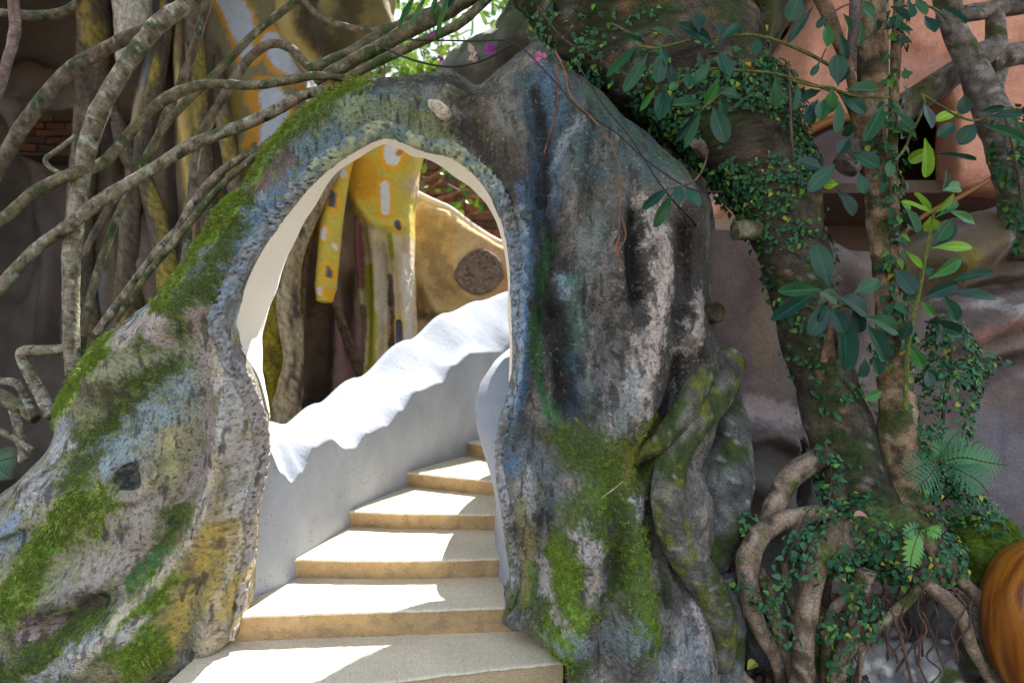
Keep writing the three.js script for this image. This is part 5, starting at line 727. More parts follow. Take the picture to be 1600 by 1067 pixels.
const rootList = [
  [[1300, 800, .2, 10], [1270, 802, .26, 12], [1246, 807, .28, 13], [1211, 818, .3, 15], [1184, 842, .3, 17], [1170, 872, .3, 18], [1170, 909, .3, 17], [1175, 952, .29, 15], [1192, 990, .27, 12], [1211, 1027, .25, 10], [1222, 1068, .22, 9], [1230, 1110, .2, 9]],
  [[1300, 705, .05, 15], [1268, 722, .1, 17], [1236, 745, .14, 18], [1214, 782, .18, 17], [1200, 818, .22, 15]],
  [[1186, 895, .27, 10], [1197, 915, .24, 11], [1208, 955, .22, 12], [1221, 1003, .2, 12], [1232, 1050, .18, 13], [1240, 1100, .16, 14]],
  [[1170, 940, .2, 9], [1158, 962, .2, 10], [1146, 990, .22, 10], [1146, 1027, .24, 10], [1158, 1057, .26, 11], [1185, 1085, .26, 12]],
  [[1290, 850, .3, 20], [1274, 888, .32, 18], [1263, 947, .32, 17], [1256, 1010, .3, 16], [1254, 1060, .3, 18], [1250, 1110, .3, 22]],
  [[1226, 880, .16, 6], [1233, 920, .14, 7], [1238, 950, .12, 7], [1244, 1000, .1, 8], [1248, 1090, .1, 8]], [[1300, 880, .2, 8], [1294, 910, .18, 7], [1290, 945, .16, 7], [1280, 1010, .14, 8], [1280, 1090, .14, 8]],
  [[1350, 910, .26, 7], [1326, 931, .26, 7], [1302, 955, .24, 9], [1292, 1000, .22, 10], [1294, 1090, .2, 11]],
  [[1352, 890, .3, 16], [1345, 941, .3, 14], [1334, 990, .3, 13], [1318, 1025, .28, 13], [1304, 1070, .26, 14], [1296, 1120, .24, 14]],
  [[1400, 950, .2, 5], [1369, 984, .22, 5], [1351, 1014, .22, 5], [1342, 1055, .22, 5], [1338, 1110, .22, 5]],
  [[1445, 900, .24, 10], [1425, 931, .26, 9], [1392, 963, .26, 8], [1360, 993, .26, 7], [1332, 1022, .24, 6]],
  [[1440, 890, .28, 18], [1456, 916, .3, 13], [1484, 941, .3, 12], [1503, 965, .3, 11], [1519, 1009, .3, 9], [1546, 1060, .28, 8], [1565, 1110, .26, 8]],
  [[1440, 830, .22, 12], [1462, 847, .24, 11], [1486, 880, .24, 10], [1511, 915, .24, 10], [1540, 942, .22, 10], [1580, 970, .2, 10]],
  [[1436, 836, .3, 4], [1446, 852, .34, 4], [1460, 876, .34, 4], [1474, 912, .34, 3]], [[1392, 950, .26, 3], [1410, 1000, .32, 3], [1420, 1045, .32, 2.5], [1432, 1090, .3, 2.5]], [[1150, 875, .1, 5], [1140, 900, .08, 5], [1146, 950, .1, 5], [1140, 1000, .1, 5]],
];
rootList.forEach((l, i) => mesh('root', mottle(limbGeo(l, { sides: l[2][3] > 9 ? 18 : 10, seg: l.length * 12, bump: .09, freq: 10, seed: i * 3, knob: .08 }), i > 12 ? { a: [.14, .07, .05], b: [.24, .14, .1], f: 10 } : rootPal, i * 1.7), M.bark, treeB));
{ // hair roots
  const r = mulberry(77);
  for (let i = 0; i < 20; i++) { const x = 1310 + r() * 230, y = 880 + r() * 90, z = .1 + r() * .25, l = []; let px = x, py = y; for (let k = 0; k < 5; k++) { l.push([px, py, z + r() * .04, 1.1 + r()]); px += (r() - .5) * 46; py += 18 + r() * 24; } mesh('rootlet', mottle(limbGeo(l, { sides: 5, seg: 16 }), { a: [.10, .055, .04], b: [.22, .13, .09], f: 10 }, i), M.bark, treeB); }
}
// thin stems of the neighbouring plants
const stem1 = thing('climbing_vine', 'thin straight stem strung with small round leaves beside the brown tree', 'stem');
const stemGeo1 = limbGeo([[1412, 600, .14, 5], [1398, 490, .16, 7], [1399, 350, .16, 7], [1396, 200, .14, 7], [1402, 60, .1, 8], [1410, -60, .05, 8]], { sides: 10, seg: 90, bump: .12, freq: 20 });
mesh('stem', mottle(stemGeo1, barkTan, 17), M.bark, stem1);
tag(mesh('branch', mottle(limbGeo([[1268, -30, .2, 9], [1290, 12, .2, 11], [1305, 50, .2, 10], [1320, 88, .18, 9], [1332, 130, .16, 7], [1338, 175, .14, 6], [1340, 215, .12, 5]], { sides: 12, seg: 60, bump: .1 }), { a: [.18, .10, .055], b: [.28, .18, .11], f: 12 }, 19), M.bark), 'bare brown branch hanging before the peach wall', 'branch');
tag(mesh('branch', mottle(limbGeo([[1338, -20, .06, 8], [1335, 30, .06, 8], [1332, 80, .06, 7], [1334, 110, .06, 5]], { sides: 12, seg: 40, bump: .1 }), { a: [.14, .11, .11], b: [.25, .19, .18], f: 12 }, 23), M.bark), 'purplish grey branch close to the slim tree', 'branch');
tag(mesh('branch', mottle(limbGeo([[1305, 500, .34, 6], [1300, 520, .35, 6.5], [1292, 548, .36, 6], [1287, 566, .36, 5]], { sides: 12 }), { a: [.30, .16, .09], b: [.40, .24, .15], f: 12 }, 29), M.bark), 'sawn off reddish twig below the largest leaf cluster', 'twig');
// boulders -------------------------------------------------------------------
function boulder(px, py, z, rx, ry, rz, pal, seed, name, label) {
  const g = new THREE.IcosahedronGeometry(1, 14), p = g.attributes.position, c = at(px, py, z);
  for (let i = 0; i < p.count; i++) { const v = V3(p.getX(i), p.getY(i), p.getZ(i)), n = 1 + .35 * fbm(v.x * 1.3 + seed, v.y * 1.3, v.z * 1.3, 4); p.setXYZ(i, c.x + v.x * rx * n, c.y + v.y * ry * n, c.z + v.z * rz * n); }
  g.computeVertexNormals(); const uv = planarUV(g); return tag(mesh(name, mottle(uv, pal, seed), M.paintedRelief), label, 'boulder', 'boulders under the roots');
}
const bw = { a: [.10, .10, .10], b: [.40, .39, .38], f: 7, spots: [{ c: [.62, .6, .58], t: .1, f: 9 }, { c: [.05, .05, .05], t: .12, f: 5 }, { c: [.07, .10, .02], t: .18, f: 6 }] };
boulder(1405, 1060, .05, .30, .24, .2, bw, 3, 'boulder', 'pale streaked boulder under the hair roots');
boulder(1485, 1020, -.1, .22, .26, .2, { a: [.10, .10, .10], b: [.22, .22, .22], f: 7, spots: [{ c: [.09, .10, .03], t: .1, f: 6 }] }, 8, 'boulder', 'dark grey boulder behind the slanting root');
boulder(1215, 960, -.05, .2, .35, .15, { a: [.10, .10, .095], b: [.2, .2, .19], f: 6 }, 13, 'boulder', 'dull dark boulder in the gap beside the curled roots');
const mossRock = boulder(1535, 868, .0, .17, .2, .16, { a: [.07, .13, .012], b: [.15, .24, .02], f: 8, spots: [{ c: [.05, .07, .02], t: .14, f: 12 }] }, 21, 'boulder', 'round boulder wholly covered in bright green moss');
{ const gi = mossRock.geometry; if (!gi.index) { gi.setIndex([...Array(gi.attributes.position.count).keys()]); } const pts = scatterOn(gi, 1800, (x, y, z, n) => n.z > -.2 ? 1 : 0, 9); instTufts(pts, tuftGeo(12, .014, .014), std({ color: 0xffffff, roughness: 1 }), mossRock, 'moss', [[.07, .14, .01], [.2, .32, .03]]); }
// glossy ribbed amber object, only its left flank is in the picture
{
  const c = at(1652, 975, .35), g = new THREE.SphereGeometry(1, 96, 64), p = g.attributes.position, col = new Float32Array(p.count * 3);
  for (let i = 0; i < p.count; i++) {
    const x = p.getX(i), y = p.getY(i), z = p.getZ(i), a = Math.atan2(z, x), rib = 1 + .004 * Math.sin(a * 22) + .008 * noise(a * 3, y * 4, 2), sq = Math.pow(Math.max(0, 1 - y * y), -.12), px = clamp(sq, 1, 1.12);
    p.setXYZ(i, c.x + x * .285 * rib * px, c.y + y * .36, c.z + z * .285 * rib * px);
    const n = noise(a * 9 + .8 * noise(y * 2.4, a, 1), y * .9, 4) + .7 * noise(a * 30 + .8 * noise(y * 2.4, a, 1), y * 1.5, 9); const k = mix3([.17, .045, .007], [.42, .145, .010], sstep(-.4, .4, n)); col[3 * i] = k[0]; col[3 * i + 1] = k[1]; col[3 * i + 2] = k[2];
  }
  g.setAttribute('color', new THREE.BufferAttribute(col, 3)); g.computeVertexNormals();
  tag(mesh('amber_gourd', g, new THREE.MeshPhysicalMaterial({ vertexColors: true, roughness: .35, clearcoat: .5, clearcoatRoughness: .25, bumpMap: rep(grainTex, 6, 3), bumpScale: .002 })), 'glossy amber brown ribbed rounded form beside the mossy boulder', 'sculpture');
  const b = new THREE.CylinderGeometry(.16, .2, .2, 32);
}
// ------------------------------------------------------------------ leaves
function leafGeo(kind, bend, fold, seed) {
  const ts = [0, .14, .34, .56, .76, .9, .975, 1], rows = ts.length - 1, P = [], Cc = [], I = [], prof = kind === 'spoon' ? t => (.06 + .94 * sstep(0, .5, t)) * Math.pow(Math.max(0, 1 - Math.pow(t, 6)), .55) : t => Math.pow(Math.sin(Math.PI * Math.pow(t, .8)), .9);
  for (let j = 0; j <= rows; j++) {
    const t = ts[j], w = .5 * Math.max(.04, prof(t)), by = -bend * t * t;
    for (const c of [-1, -.12, 0, .12, 1]) { const u = Math.abs(c); P.push(c * w, t, by + fold * u * w + .03 * Math.sin(t * 9 + seed + c * 2) * u); const mid = c === 0 ? 1.75 : 1; Cc.push(mid * (1 + .08 * Math.sin(seed + j)), mid * (1 + .08 * Math.sin(seed + j)), c === 0 ? 1.1 : 1); }
  }
  for (let j = 0; j < rows; j++) for (let k = 0; k < 4; k++) { const a = j * 5 + k, b = a + 5; I.push(a, a + 1, b, a + 1, b + 1, b); }
  const g = new THREE.BufferGeometry(); g.setAttribute('position', new THREE.Float32BufferAttribute(P, 3)); g.setAttribute('color', new THREE.Float32BufferAttribute(Cc, 3)); g.setIndex(I); g.computeVertexNormals(); g.userData.local = true; return g;
}
const leafGeos = [leafGeo('spoon', .06, .3, 1), leafGeo('spoon', .16, .22, 2), leafGeo('spoon', -.05, .4, 3), leafGeo('spoon', .22, .12, 4)];
const leafMat = (r, g, b, ro = .42) => new THREE.MeshPhysicalMaterial({ color: lin(r, g, b), vertexColors: true, roughness: ro, side: THREE.DoubleSide, specularIntensity: .55 });
const LM = { dark: [leafMat(.012, .058, .036), leafMat(.015, .07, .040), leafMat(.010, .046, .032), leafMat(.02, .085, .032)], green: [leafMat(.03, .13, .03), leafMat(.04, .15, .03)], lime: [leafMat(.20, .36, .02, .45), leafMat(.15, .30, .02, .45)] };
let lr = mulberry(404);
function bigLeaf(parent, bx, by, tx, ty, w, z, kind = 'dark') {
  const tip = (lr() - .5) * .12, b = at(bx, by, z), t = at(tx, ty, z + tip), Y = t.clone().sub(b), L = Y.length(); Y.normalize();
  const N0 = V3((lr() - .5) * .8, .3 + (lr() - .5) * .6, 1).normalize(), X = Y.clone().cross(N0).normalize(), N = X.clone().cross(Y).normalize();
  const m = mesh('leaf', leafGeos[Math.floor(lr() * 4)], LM[kind][Math.floor(lr() * LM[kind].length)], parent), wd = mpx(w, z) * 1.12;
  m.matrix.makeBasis(X.clone().multiplyScalar(wd), Y.clone().multiplyScalar(L), N.clone().multiplyScalar(L * .8)); m.matrix.setPosition(b); m.matrix.decompose(m.position, m.quaternion, m.scale); return m;
}
const twigPal = { a: [.12, .13, .03], b: [.22, .22, .06], f: 12 }, twigBrown = { a: [.11, .07, .05], b: [.2, .14, .1], f: 12 };
function plant(label, z, stems, leaves, group = 'leafy branches beside the trunk') {
  const t = thing('leafy_branch', label, 'branch', group);
  for (const [l, pal] of stems) mesh('twig', mottle(limbGeo(l, { sides: 7, seg: l.length * 8, bump: .08 }), pal || twigPal, 2), M.bark, t);
  for (const q of leaves) bigLeaf(t, q[0], q[1], q[2], q[3], q[4], z + (lr() - .5) * .1, q[5]);
  return t;
}
plant('leafy branch with long drooping leaves hanging over the great trunk', .42, [
  [[[997, 71, .42, 2], [1020, 75, .42, 2.4], [1050, 70, .42, 2.4], [1085, 61, .42, 2.4], [1125, 58, .4, 2.4], [1170, 54, .36, 2.4], [1210, 62, .32, 2.6], [1262, 83, .26, 3], [1320, 115, .2, 3]]], [[[1055, 130, .42, 2], [1085, 122, .42, 2], [1112, 108, .42, 2.2], [1160, 110, .38, 2.2], [1205, 114, .34, 2.2], [1240, 122, .3, 2.4], [1300, 142, .22, 2.6]]], [[[1119, 72, .42, 1.8], [1122, 60, .42, 1.6], [1135, 54, .41, 1.6]]], [[[1126, 145, .42, 2], [1112, 158, .42, 2], [1095, 172, .42, 2]]], [[[955, 36, .3, 1.6], [985, 52, .34, 2], [1010, 70, .4, 2]], twigBrown],
], [[1119, 72, 1065, 35, 20], [1122, 67, 1161, 29, 14], [1092, 52, 1090, 22, 20], [1124, 81, 1139, 121, 20], [1065, 64, 1018, 45, 13], [1014, 69, 970, 57, 9], [997, 71, 950, 115, 13], [1011, 88, 977, 140, 19], [1034, 79, 1029, 127, 22], [1112, 94, 1085, 128, 16], [1077, 114, 1075, 135, 15], [1041, 138, 1028, 189, 24], [1048, 100, 1052, 142, 14], [1097, 160, 1050, 165, 17], [1099, 169, 1124, 131, 15, 'green'], [1125, 145, 1153, 147, 18], [1126, 152, 1132, 185, 19], [1114, 165, 1134, 222, 27], [1095, 172, 1056, 221, 11], [1094, 175, 1073, 228, 12], [1183, 60, 1183, 85, 14], [1092, 81, 1095, 105, 11], [1024, 138, 1001, 172, 9, 'green'], [1122, 60, 1128, 34, 12], [1000, 72, 985, 98, 9], [1036, 74, 1042, 96, 10], [1060, 130, 1048, 138, 12, 'green']]);
plant('small spray of four leaves on a dry twig over the trunk face', .48, [[[[1105, 245, .4, 1.5], [1098, 265, .44, 1.6], [1085, 282, .47, 1.8], [1068, 290, .48, 2], [1048, 294, .48, 1.8]], twigBrown]], [[1046, 293, 1004, 327, 14], [1050, 303, 1026, 354, 18], [1061, 290, 1061, 314, 19], [1070, 292, 1095, 317, 19]]);
plant('leafy branch with glossy leaves before the peach wall', .3, [[[[1338, 200, .22, 3], [1322, 160, .26, 2.6], [1304, 138, .3, 2.4], [1270, 134, .3, 2], [1215, 118, .3, 1.8]]], [[[1306, 140, .3, 2.2], [1340, 150, .28, 2.2], [1390, 152, .22, 2.2]]], [[[1291, 76, .3, 1.4], [1284, 92, .3, 1.4], [1279, 100, .3, 1.4]]], [[[1330, 5, .24, 1.6], [1310, 14, .28, 1.6], [1292, 30, .3, 1.6]], twigBrown], [[[1233, 95, .34, 1.4], [1235, 150, .34, 1.8], [1237, 200, .34, 1.8], [1240, 245, .3, 2]], twigBrown]],
  [[1271, 10, 1234, 61, 13], [1250, -8, 1235, 30, 27], [1291, 25, 1278, 42, 11], [1293, 37, 1291, 74, 18, 'green'], [1313, 51, 1325, 94, 14], [1345, 30, 1347, 72, 18], [1349, 13, 1369, 30, 20], [1371, 30, 1371, 48, 17], [1281, 98, 1268, 118, 10], [1212, 120, 1215, 165, 19], [1247, 130, 1241, 172, 13], [1258, 134, 1250, 150, 9], [1286, 140, 1236, 164, 15], [1301, 137, 1296, 177, 23, 'green'], [1310, 135, 1308, 86, 26], [1310, 133, 1320, 101, 21], [1322, 140, 1371, 143, 22], [1306, 140, 1355, 174, 21], [1312, 158, 1310, 204, 19], [1278, 155, 1261, 186, 16], [1288, 155, 1281, 190, 21], [1327, 216, 1311, 240, 19], [1330, 238, 1372, 262, 25], [1290, 266, 1250, 248, 21], [1306, 257, 1268, 293, 23], [1311, 288, 1288, 290, 17, 'lime'], [1308, 297, 1332, 338, 26], [1270, 160, 1268, 195, 14], [1318, 20, 1330, 50, 13], [1330, 190, 1322, 215, 14], [1344, 270, 1352, 300, 16]]);
plant('leafy branch with scattered leaves before the grey limbs', .26, [[[[1400, 250, .24, 2.4], [1412, 236, .25, 2.2], [1424, 210, .26, 2], [1446, 160, .27, 2], [1440, 146, .27, 1.6]]], [[[1440, 146, .27, 1.8], [1470, 165, .28, 2], [1500, 182, .28, 2], [1525, 188, .28, 2], [1552, 178, .28, 1.8]]], [[[1402, 10, .24, 2], [1430, 8, .26, 2], [1458, 12, .26, 2], [1480, 30, .26, 1.6]]]],
  [[1382, -5, 1382, 22, 19], [1406, -5, 1404, 21, 19], [1420, 0, 1421, 28, 19], [1446, 25, 1460, 52, 19], [1470, 10, 1512, 35, 12], [1457, 13, 1480, 30, 13], [1382, 162, 1352, 219, 22], [1401, 172, 1421, 206, 22], [1443, 158, 1463, 195, 21], [1507, 147, 1507, 178, 21], [1494, 192, 1467, 212, 19], [1527, 192, 1500, 222, 25], [1548, 182, 1602, 175, 15], [1538, 196, 1602, 217, 16], [1531, 175, 1571, 168, 11], [1497, 175, 1467, 183, 15, 'lime'], [1446, 216, 1453, 277, 23, 'lime'], [1457, 232, 1420, 252, 19, 'lime'], [1399, 199, 1430, 220, 15, 'green'], [1392, 250, 1392, 273, 19], [1463, 240, 1531, 247, 8], [1480, 263, 1480, 297, 21], [1473, 297, 1507, 290, 19, 'green'], [1350, 0, 1362, 24, 18], [1392, 10, 1420, 36, 18], [1430, -5, 1450, 18, 16], [1540, 20, 1520, 5, 10]]);
plant('large cluster of broad leaves where the trunks cross', .46, [[[[1310, 560, .3, 3], [1306, 520, .38, 3], [1300, 486, .44, 3], [1294, 470, .46, 2.6]], twigBrown], [[[1300, 480, .46, 2.4], [1325, 478, .45, 2.2], [1352, 495, .44, 2.2]]]],
  [[1297, 447, 1277, 381, 30], [1283, 452, 1217, 455, 21], [1279, 456, 1206, 500, 20], [1292, 471, 1272, 522, 28], [1281, 454, 1316, 469, 22], [1310, 462, 1361, 487, 31], [1332, 460, 1380, 436, 21], [1317, 484, 1325, 579, 33], [1354, 495, 1411, 516, 28], [1354, 505, 1387, 564, 29], [1365, 557, 1372, 586, 21], [1352, 560, 1350, 590, 17], [1300, 480, 1320, 520, 24], [1298, 482, 1284, 508, 18], [1335, 480, 1345, 520, 22]]);
plant('sapling with a lime green tip and long leaves over the dark opening', .4, [[[[1415, 640, .36, 3.6], [1418, 560, .38, 3.6], [1422, 520, .39, 3.4], [1434, 469, .4, 3.2], [1445, 410, .4, 3], [1453, 370, .4, 2.6], [1459, 336, .4, 2]], { a: [.16, .20, .03], b: [.26, .30, .06], f: 10 }]],
  [[1460, 334, 1412, 309, 9, 'lime'], [1460, 336, 1428, 303, 10, 'lime'], [1458, 336, 1492, 302, 10, 'lime'], [1462, 340, 1503, 313, 11, 'green'], [1455, 338, 1455, 362, 25, 'lime'], [1475, 328, 1537, 346, 15, 'green'], [1416, 324, 1437, 362, 18], [1490, 340, 1462, 376, 22], [1398, 420, 1431, 458, 28], [1442, 465, 1498, 443, 21], [1451, 436, 1504, 403, 19, 'green'], [1454, 388, 1526, 381, 16, 'lime'], [1480, 440, 1557, 421, 16], [1480, 455, 1566, 461, 16], [1456, 388, 1493, 348, 25], [1438, 469, 1464, 494, 15, 'green'], [1476, 462, 1493, 502, 22], [1445, 502, 1500, 522, 21], [1420, 538, 1449, 578, 19, 'green'], [1416, 392, 1440, 420, 10, 'lime'], [1407, 335, 1438, 372, 17], [1449, 579, 1456, 604, 21], [1380, 612, 1356, 622, 15, 'green'], [1426, 500, 1410, 530, 16], [1436, 440, 1412, 470, 18], [1440, 420, 1470, 430, 16], [1466, 500, 1480, 540, 15]]);
plant('narrow grey green leaves hanging at the top above the arch', .3, [[[[575, -14, .3, 1.6], [640, -10, .3, 2], [700, -14, .3, 2], [760, -24, .3, 2]]]], [[652, -10, 621, 42, 10, 'green'], [668, -8, 640, 34, 8, 'green'], [704, -10, 679, 50, 11, 'green'], [688, -12, 676, 26, 8, 'green'], [716, -12, 700, 12, 9]]);
// small climbing leaves, far too many to count ----------------------------------
function ivyGeo() {
  const P = [0, .04, 0, -.38, .2, .1, 0, .42, -.06, .38, .2, .1, -.3, .62, .07, 0, 1.15, -.12, .3, .62, .07], I = [0, 2, 1, 0, 3, 2, 1, 2, 4, 2, 3, 6, 2, 5, 4, 2, 6, 5];
  const g = new THREE.BufferGeometry(); g.setAttribute('position', new THREE.Float32BufferAttribute(P, 3)); g.setIndex(I); g.computeVertexNormals(); return g;
}
const ivyG = ivyGeo(), ivyMat = new THREE.MeshPhysicalMaterial({ color: 0xffffff, roughness: .55, side: THREE.DoubleSide, specularIntensity: .5 });
function ivy(pts, parent, size, seed) {
  const im = new THREE.InstancedMesh(ivyG, ivyMat, pts.length), r = mulberry(seed), m = new THREE.Matrix4(), c = new THREE.Color();
  pts.forEach((s, i) => { const N = s.n.clone().add(V3((r() - .5) * 1.1, .35 + (r() - .5) * .9, .2 + (r() - .5) * .8)).normalize(); let Y = V3((r() - .5) * 1.6, -.4 + (r() - .5) * 1.2, (r() - .5) * .5); Y.addScaledVector(N, -Y.dot(N)).normalize(); const X = Y.clone().cross(N), k = size * (.6 + r() * .8); m.makeBasis(X.multiplyScalar(k), Y.multiplyScalar(k), N.clone().multiplyScalar(k)); m.setPosition(s.p.clone().addScaledVector(s.n, .004 + r() * .028)); im.setMatrixAt(i, m); const q = r(), col = q > .97 ? [.35, .32, .03] : q > .85 ? [.10, .24, .03] : mix3([.015, .07, .03], [.045, .15, .06], r()); im.setColorAt(i, c.setRGB(...col)); });
  im.name = 'climbing_leaves'; im.userData.kind = 'stuff'; parent.add(im);
}
const clump = (x, y, z, f, t) => sstep(t, t + .2, fbm(x * f, y * f, z * f, 3));
ivy(scatterOn(trunkA, 3400, (x, y, z, n) => n.z < -.1 ? 0 : (y > 2.95 ? .12 : 1) * (y < 1.75 && y > 1.1 ? .45 : 1) * (.04 + clump(x + 4, y, z, 3.2, -.08)) * (.35 + .65 * sstep(1.9, 2.15, y) + .5 * sstep(1.35, 1.0, y)), 51), treeA, .025, 52);
ivy(scatterOn(crownRoot, 760, (x, y, z, n) => n.z < -.2 ? 0 : .03 + clump(x, y, z + 3, 4, -.05), 53), treeB, .025, 54);
ivy(scatterOn(trunkB, 420, (x, y, z, n) => n.z < -.3 ? 0 : (.02 + clump(x, y * .8, z, 3.5, .02)) * (y > 2.6 ? .1 : y > 1.6 ? .7 : 1), 55), treeB, .028, 56);
ivy(scatterOn(stemGeo1, 210, (x, y, z, n) => n.z < -.4 ? 0 : 1, 57), stem1, .042, 58);
{ // bush of climbing leaves hanging beside the slim tree, and more over the roots
  const t = thing('climbing_fig', 'bushy mat of small climbing leaves right of the slim tree', 'climber');
  const list = [[[1476, 505, .0, 18], [1485, 560, .02, 30], [1478, 620, .04, 34], [1470, 690, .06, 28], [1462, 760, .08, 24]], [[1500, 590, .0, 16], [1540, 570, .0, 10], [1572, 568, .0, 3]], [[1480, 760, .1, 26], [1520, 800, .08, 22], [1565, 830, .06, 14]], [[1430, 640, .1, 18], [1440, 700, .12, 20], [1440, 780, .14, 20]]];
  for (const [i, l] of list.entries()) { const g = limbGeo(l, { sides: 16, seg: 40, bump: .3, freq: 9 }); mesh('stem', mottle(limbGeo(l.map(q => [q[0], q[1], q[2], 3]), { sides: 6 }), twigBrown, 3), M.bark, t); ivy(scatterOn(g, [1200, 150, 560, 380][i], (x, y, z, n) => n.z < -.5 ? 0 : .2 + clump(x, y, z, 5, -.1), 61 + i), t, .026, 71 + i); }
  const t2 = thing('climbing_fig', 'trails of small climbing leaves dangling over the curled roots', 'climber');
  const tr = [[[1262, 800, .36, 3], [1240, 850, .36, 3], [1222, 900, .37, 3], [1210, 950, .36, 3], [1225, 990, .35, 3], [1232, 1005, .35, 2]], [[1300, 790, .36, 3], [1270, 830, .38, 3], [1255, 870, .38, 3], [1262, 900, .38, 3]], [[1160, 918, .38, 2], [1185, 925, .38, 2], [1200, 945, .38, 2]], [[1290, 690, .16, 3], [1300, 740, .2, 3], [1296, 790, .3, 3]], [[1352, 900, .36, 3], [1345, 960, .36, 3], [1320, 1000, .36, 3], [1308, 1060, .36, 3]], [[1360, 820, .34, 3], [1390, 835, .36, 3], [1404, 842, .36, 2]], [[1158, 818, .24, 2], [1180, 822, .26, 2]], [[1330, 860, .36, 3], [1310, 890, .38, 3], [1330, 925, .38, 3]], [[1352, 930, .36, 2], [1365, 960, .36, 2], [1352, 990, .36, 2]], [[1282, 990, .34, 2], [1300, 970, .34, 2]]];
  tr.forEach((l, i) => { mesh('vine', mottle(limbGeo(l.map(q => [q[0], q[1], q[2], 1.2]), { sides: 5 }), twigBrown, 3), M.bark, t2); const g = limbGeo(l.map(q => [q[0], q[1], q[2], 9]), { sides: 10, seg: 30 }); ivy(scatterOn(g, 20 + l.length * 16, (x, y, z, n) => n.z < -.4 ? 0 : 1, 91 + i), t2, .026, 101 + i); });
  const t3 = thing('climbing_fig', 'sheet of climbing leaves on the thick grey white limb', 'climber');
  const g3 = limbGeo([[1575, 180, -.72, 24], [1590, 250, -.7, 32], [1605, 330, -.7, 30], [1618, 400, -.7, 26]], { sides: 16, seg: 40 });
  mesh('vine', mottle(limbGeo([[1570, 175, -.6, 2], [1588, 250, -.58, 2], [1600, 330, -.58, 2]], { sides: 5 }), twigBrown, 3), M.bark, t3); ivy(scatterOn(g3, 620, (x, y, z, n) => n.z < -.2 ? 0 : .15 + clump(x, y, z, 5, -.05), 121), t3, .034, 122);
  const t4 = thing('climbing_fig', 'sparse climbing leaves creeping at the top of the great trunk', 'climber');
  const g4 = limbGeo([[840, 10, .02, 30], [880, 60, .06, 36], [930, 90, .1, 34], [985, 120, .12, 26]], { sides: 16, seg: 40 });
  mesh('vine', mottle(limbGeo([[840, 10, .1, 1.5], [880, 60, .16, 1.5], [930, 90, .2, 1.5], [985, 120, .2, 1.5]], { sides: 5 }), twigBrown, 3), M.bark, t4); ivy(scatterOn(g4, 220, (x, y, z, n) => n.z < .1 ? 0 : .15 + clump(x, y, z, 6, -.02), 123), t4, .02, 124);
}
// ferns ------------------------------------------------------------------------
function frondGeo(pts, width, n, lobed) {
  const c = new THREE.CatmullRomCurve3(pts), P = [], I = [], tri = (a, b, d) => { const k = P.length / 3; P.push(a.x, a.y, a.z, b.x, b.y, b.z, d.x, d.y, d.z); I.push(k, k + 1, k + 2); };
  for (let i = 0; i < n; i++) {
    const t = .1 + .9 * i / n, p = c.getPoint(t), T = c.getTangent(t), N = V3(.1, .3, 1).normalize(), S = T.clone().cross(N).normalize(), w = width * Math.pow(Math.sin(Math.PI * Math.min(1, .12 + t * .9)), .8);
    for (const s of [-1, 1]) {
      const dir = S.clone().multiplyScalar(s).addScaledVector(T, .45).normalize(), L = Math.max(.004, w);
      if (lobed) { const q = p.clone().addScaledVector(dir, L), h = L * .34; const a = p.clone().addScaledVector(T, -h), b = p.clone().addScaledVector(T, h * .9), m = p.clone().addScaledVector(dir, L * .6); tri(a, m.clone().addScaledVector(T, -h * .9), b); tri(m.clone().addScaledVector(T, -h * .9), q, b); continue; }
      const K = 6; for (let k = 0; k < K; k++) { const f = (k + .5) / K, o = p.clone().addScaledVector(dir, L * f).addScaledVector(N, -.12 * L * f * f), l = L * .24 * (1 - f * .7), up = T.clone().addScaledVector(dir, .5).normalize(), dn = T.clone().negate().addScaledVector(dir, .9).normalize(), h = L * .09; for (const q of [up, dn]) tri(o.clone().addScaledVector(dir, -h), o.clone().addScaledVector(dir, h), o.clone().addScaledVector(q, l)); }
    }
  }
  const g = new THREE.BufferGeometry(); g.setAttribute('position', new THREE.Float32BufferAttribute(P, 3)); g.setIndex(I); g.computeVertexNormals(); return g;
}
const fernMat = [[.03, .13, .055], [.05, .20, .06], [.10, .28, .05]].map(c => std({ color: lin(...c), roughness: .6 }));
function fern(label, fronds) { const t = thing('fern', label, 'fern', 'ferns among the roots'); for (const [pts, w, n, k, lobed] of fronds) { const v = pts.map(q => at(q[0], q[1], q[2])), f = mesh('frond', frondGeo(v, w, n, lobed), fernMat[k], t); mesh('stalk', mottle(tube(v, v.map(() => .0025), { sides: 5 }), { a: [.08, .08, .03], b: [.14, .13, .05], f: 9 }, 1), M.bark, f); } }
fern('feathery fern spreading at the foot of the slim tree', [[[[1468, 722, .3], [1440, 728, .36], [1404, 748, .4]], .075, 11, 0], [[[1468, 722, .3], [1505, 715, .36], [1542, 722, .4], [1576, 727, .42]], .08, 14, 1], [[[1468, 722, .3], [1500, 735, .4], [1530, 752, .44], [1546, 772, .46]], .085, 12, 0], [[[1468, 722, .3], [1470, 705, .34], [1450, 695, .36]], .05, 12, 1], [[[1468, 722, .3], [1452, 745, .42], [1428, 766, .46]], .07, 10, 0], [[[1468, 722, .3], [1500, 702, .3], [1530, 690, .28]], .07, 11, 0], [[[1468, 722, .3], [1485, 690, .3], [1500, 672, .28]], .05, 14, 0]]);
fern('small bright fern with broad lobed fronds above the rocks', [[[[1440, 825, .36], [1432, 845, .42], [1425, 870, .44], [1423, 896, .45]], .055, 9, 2, true], [[[1440, 825, .36], [1455, 828, .42], [1474, 838, .44]], .042, 7, 2, true], [[[1440, 825, .36], [1424, 828, .42], [1412, 838, .44]], .04, 6, 1, true]]);
